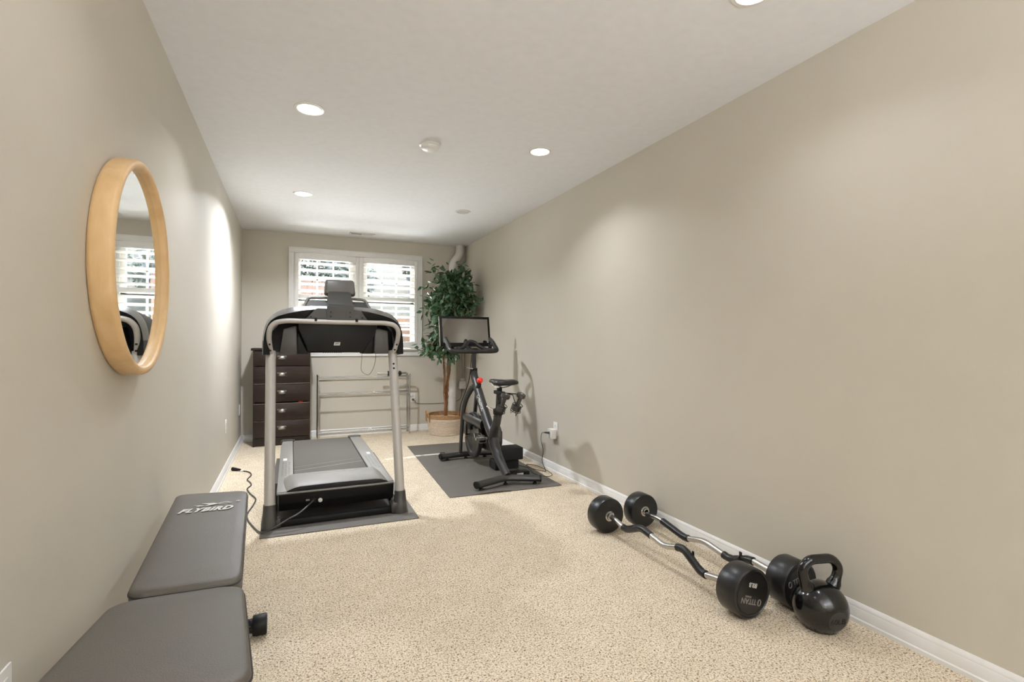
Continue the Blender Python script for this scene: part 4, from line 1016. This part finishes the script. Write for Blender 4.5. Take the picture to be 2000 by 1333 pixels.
# touch screen
SM = Matrix.Translation((BX+.004, 4.782, 1.256)) @ Matrix.Rotation(math.radians(-11), 4, 'X')
sc = obj('screen_frame', B().box((-.262, -.004, -.152), (.262, .020, .152), .006, M=SM).box((-.15, .02, -.1), (.15, .045, .1), .012, M=SM), M_BLACK, t)
obj('screen_glass', B().box((-.236, -.0052, -.116), (.238, -.0042, .126), M=SM), M_SCREEN, sc)
obj('screen_edge', B().box((-.2635, -.002, -.150), (-.2615, .016, .150), M=SM), M_PEWTER, sc)
obj('screen_arm', B().tube([(BX, 4.55, 1.055), (BX, 4.70, 1.10), (BX, 4.82, 1.20)], .022, 12), M_BLACK, t)
b = B().tube([(BX-.005, 4.40, .70), (BX-.005, 4.345, .765)], [.026, .020], 16).cyl((BX-.005, 4.347, .762), (BX-.005, 4.338, .776), .012, seg=12)
obj('resistance_stem', b, M_FRAMEB, t)
obj('resistance_knob', B().sphere((BX-.005, 4.33, .800), .028, (1, 1, .95)), M_RED, t, label='bright red resistance knob')
obj('brake_cable', B().tube(spline([(BX-.03, 4.49, 1.03), (BX-.042, 4.48, .92), (BX-.05, 4.50, .80), (BX-.062, 4.55, .70), (BX-.09, 4.63, .55), (BX-.092, 4.66, .44)], 7), .0045, 8), M_CORD, t)
# foam blocks beside the bike
def block(lo, hi, label):
    tag(obj('foam_block', B().box(lo, hi, .008, 3), M_FOAM, loc=((lo[0]+hi[0])/2, (lo[1]+hi[1])/2, lo[2])), label, 'foam block', 'black foam blocks stacked beside the bike')
block((1.665, 4.17, .0085), (1.895, 4.32, .088), 'black foam block at the bottom of the two-block stack beside the bike')
block((1.705, 4.15, .0885), (1.930, 4.31, .198), 'black foam block on top of the two-block stack beside the bike')

# ------------------------------------------------------------------ light and camera
for x, y, e in LAMPS+[(.085, -.35, 2), (1.55, -.35, .3), (.085, -2.0, 2), (1.55, -2.0, 1)]:  # lamps appended here are added fill behind the camera, without fixtures
    l = bpy.data.lights.new('downlight_lamp', 'AREA'); l.shape = 'DISK'; l.size = .125; l.energy = e; l.color = (.865, .91, .985); l.spread = math.radians(150 if y > 4 else 128)
    o = bpy.data.objects.new('downlight_lamp', l); COL.objects.link(o); o.location = (x, y, H-.008)
for x, y in ((.1, -1.9), (1.5, -1.9)):                 # unseen fill lamps added behind the camera to brighten the ceiling
    l = bpy.data.lights.new('added_ceiling_fill', 'AREA'); l.shape = 'DISK'; l.size = .5; l.energy = 118; l.color = (.865, .91, .985)
    o = bpy.data.objects.new('added_ceiling_fill', l); COL.objects.link(o); o.location = (x, y, 1.35); o.rotation_euler = (PI, 0, 0)
l = bpy.data.lights.new('added_window_fill', 'AREA'); l.shape = 'RECTANGLE'; l.size = 1.6; l.size_y = 1.5; l.energy = 440; l.color = (.96, .97, 1)  # unseen lamp added outside, brightens louvers and far ceiling through the window
o = bpy.data.objects.new('added_window_fill', l); COL.objects.link(o); o.location = (.766, 7.65, .965); o.rotation_euler = V(0, -.0001, 1).to_track_quat('-Z', 'Y').to_euler()
sun = bpy.data.lights.new('sun', 'SUN'); sun.energy = 8; sun.angle = math.radians(.6); sun.color = (1, .95, .88)
o = bpy.data.objects.new('sun', sun); COL.objects.link(o)
o.rotation_euler = (V(-.02, -1, -.79)).to_track_quat('-Z', 'Y').to_euler()
wd = bpy.data.worlds.new('sky'); SC.world = wd; wd.use_nodes = True
nt = wd.node_tree; bg = nt.nodes['Background']
sk = nt.nodes.new('ShaderNodeTexSky'); sk.sky_type = 'NISHITA'; sk.sun_disc = False; sk.sun_elevation = math.radians(50); sk.sun_rotation = 0
tint = nt.nodes.new('ShaderNodeMix'); tint.data_type = 'RGBA'; tint.blend_type = 'MULTIPLY'; tint.inputs[0].default_value = 1; tint.inputs[7].default_value = (1.14, 1, .82, 1)
nt.links.new(sk.outputs[0], tint.inputs[6]); nt.links.new(tint.outputs[2], bg.inputs[0]); bg.inputs[1].default_value = 6.5

cam = bpy.data.cameras.new('camera'); co = bpy.data.objects.new('camera', cam); COL.objects.link(co)
f, yaw, pitch, roll = 986.142, .41213, .00359, .00356
cam.sensor_width = 36; cam.lens = f/2000*36; cam.clip_start = .05
fwv = V(math.sin(yaw)*math.cos(pitch), math.cos(yaw)*math.cos(pitch), math.sin(pitch))
r = V(math.cos(yaw), -math.sin(yaw), 0); u = r.cross(fwv)
r2_ = r*math.cos(roll)+u*math.sin(roll); u2_ = -r*math.sin(roll)+u*math.cos(roll)
co.matrix_world = Matrix(((r2_.x, u2_.x, -fwv.x, 0), (r2_.y, u2_.y, -fwv.y, 0), (r2_.z, u2_.z, -fwv.z, 1.14397), (0, 0, 0, 1)))
SC.camera = co
SC.view_settings.view_transform = 'Standard'; SC.view_settings.look = 'None'; SC.view_settings.gamma = 1; SC.view_settings.use_curve_mapping = False
SC.view_settings.exposure = 0.06
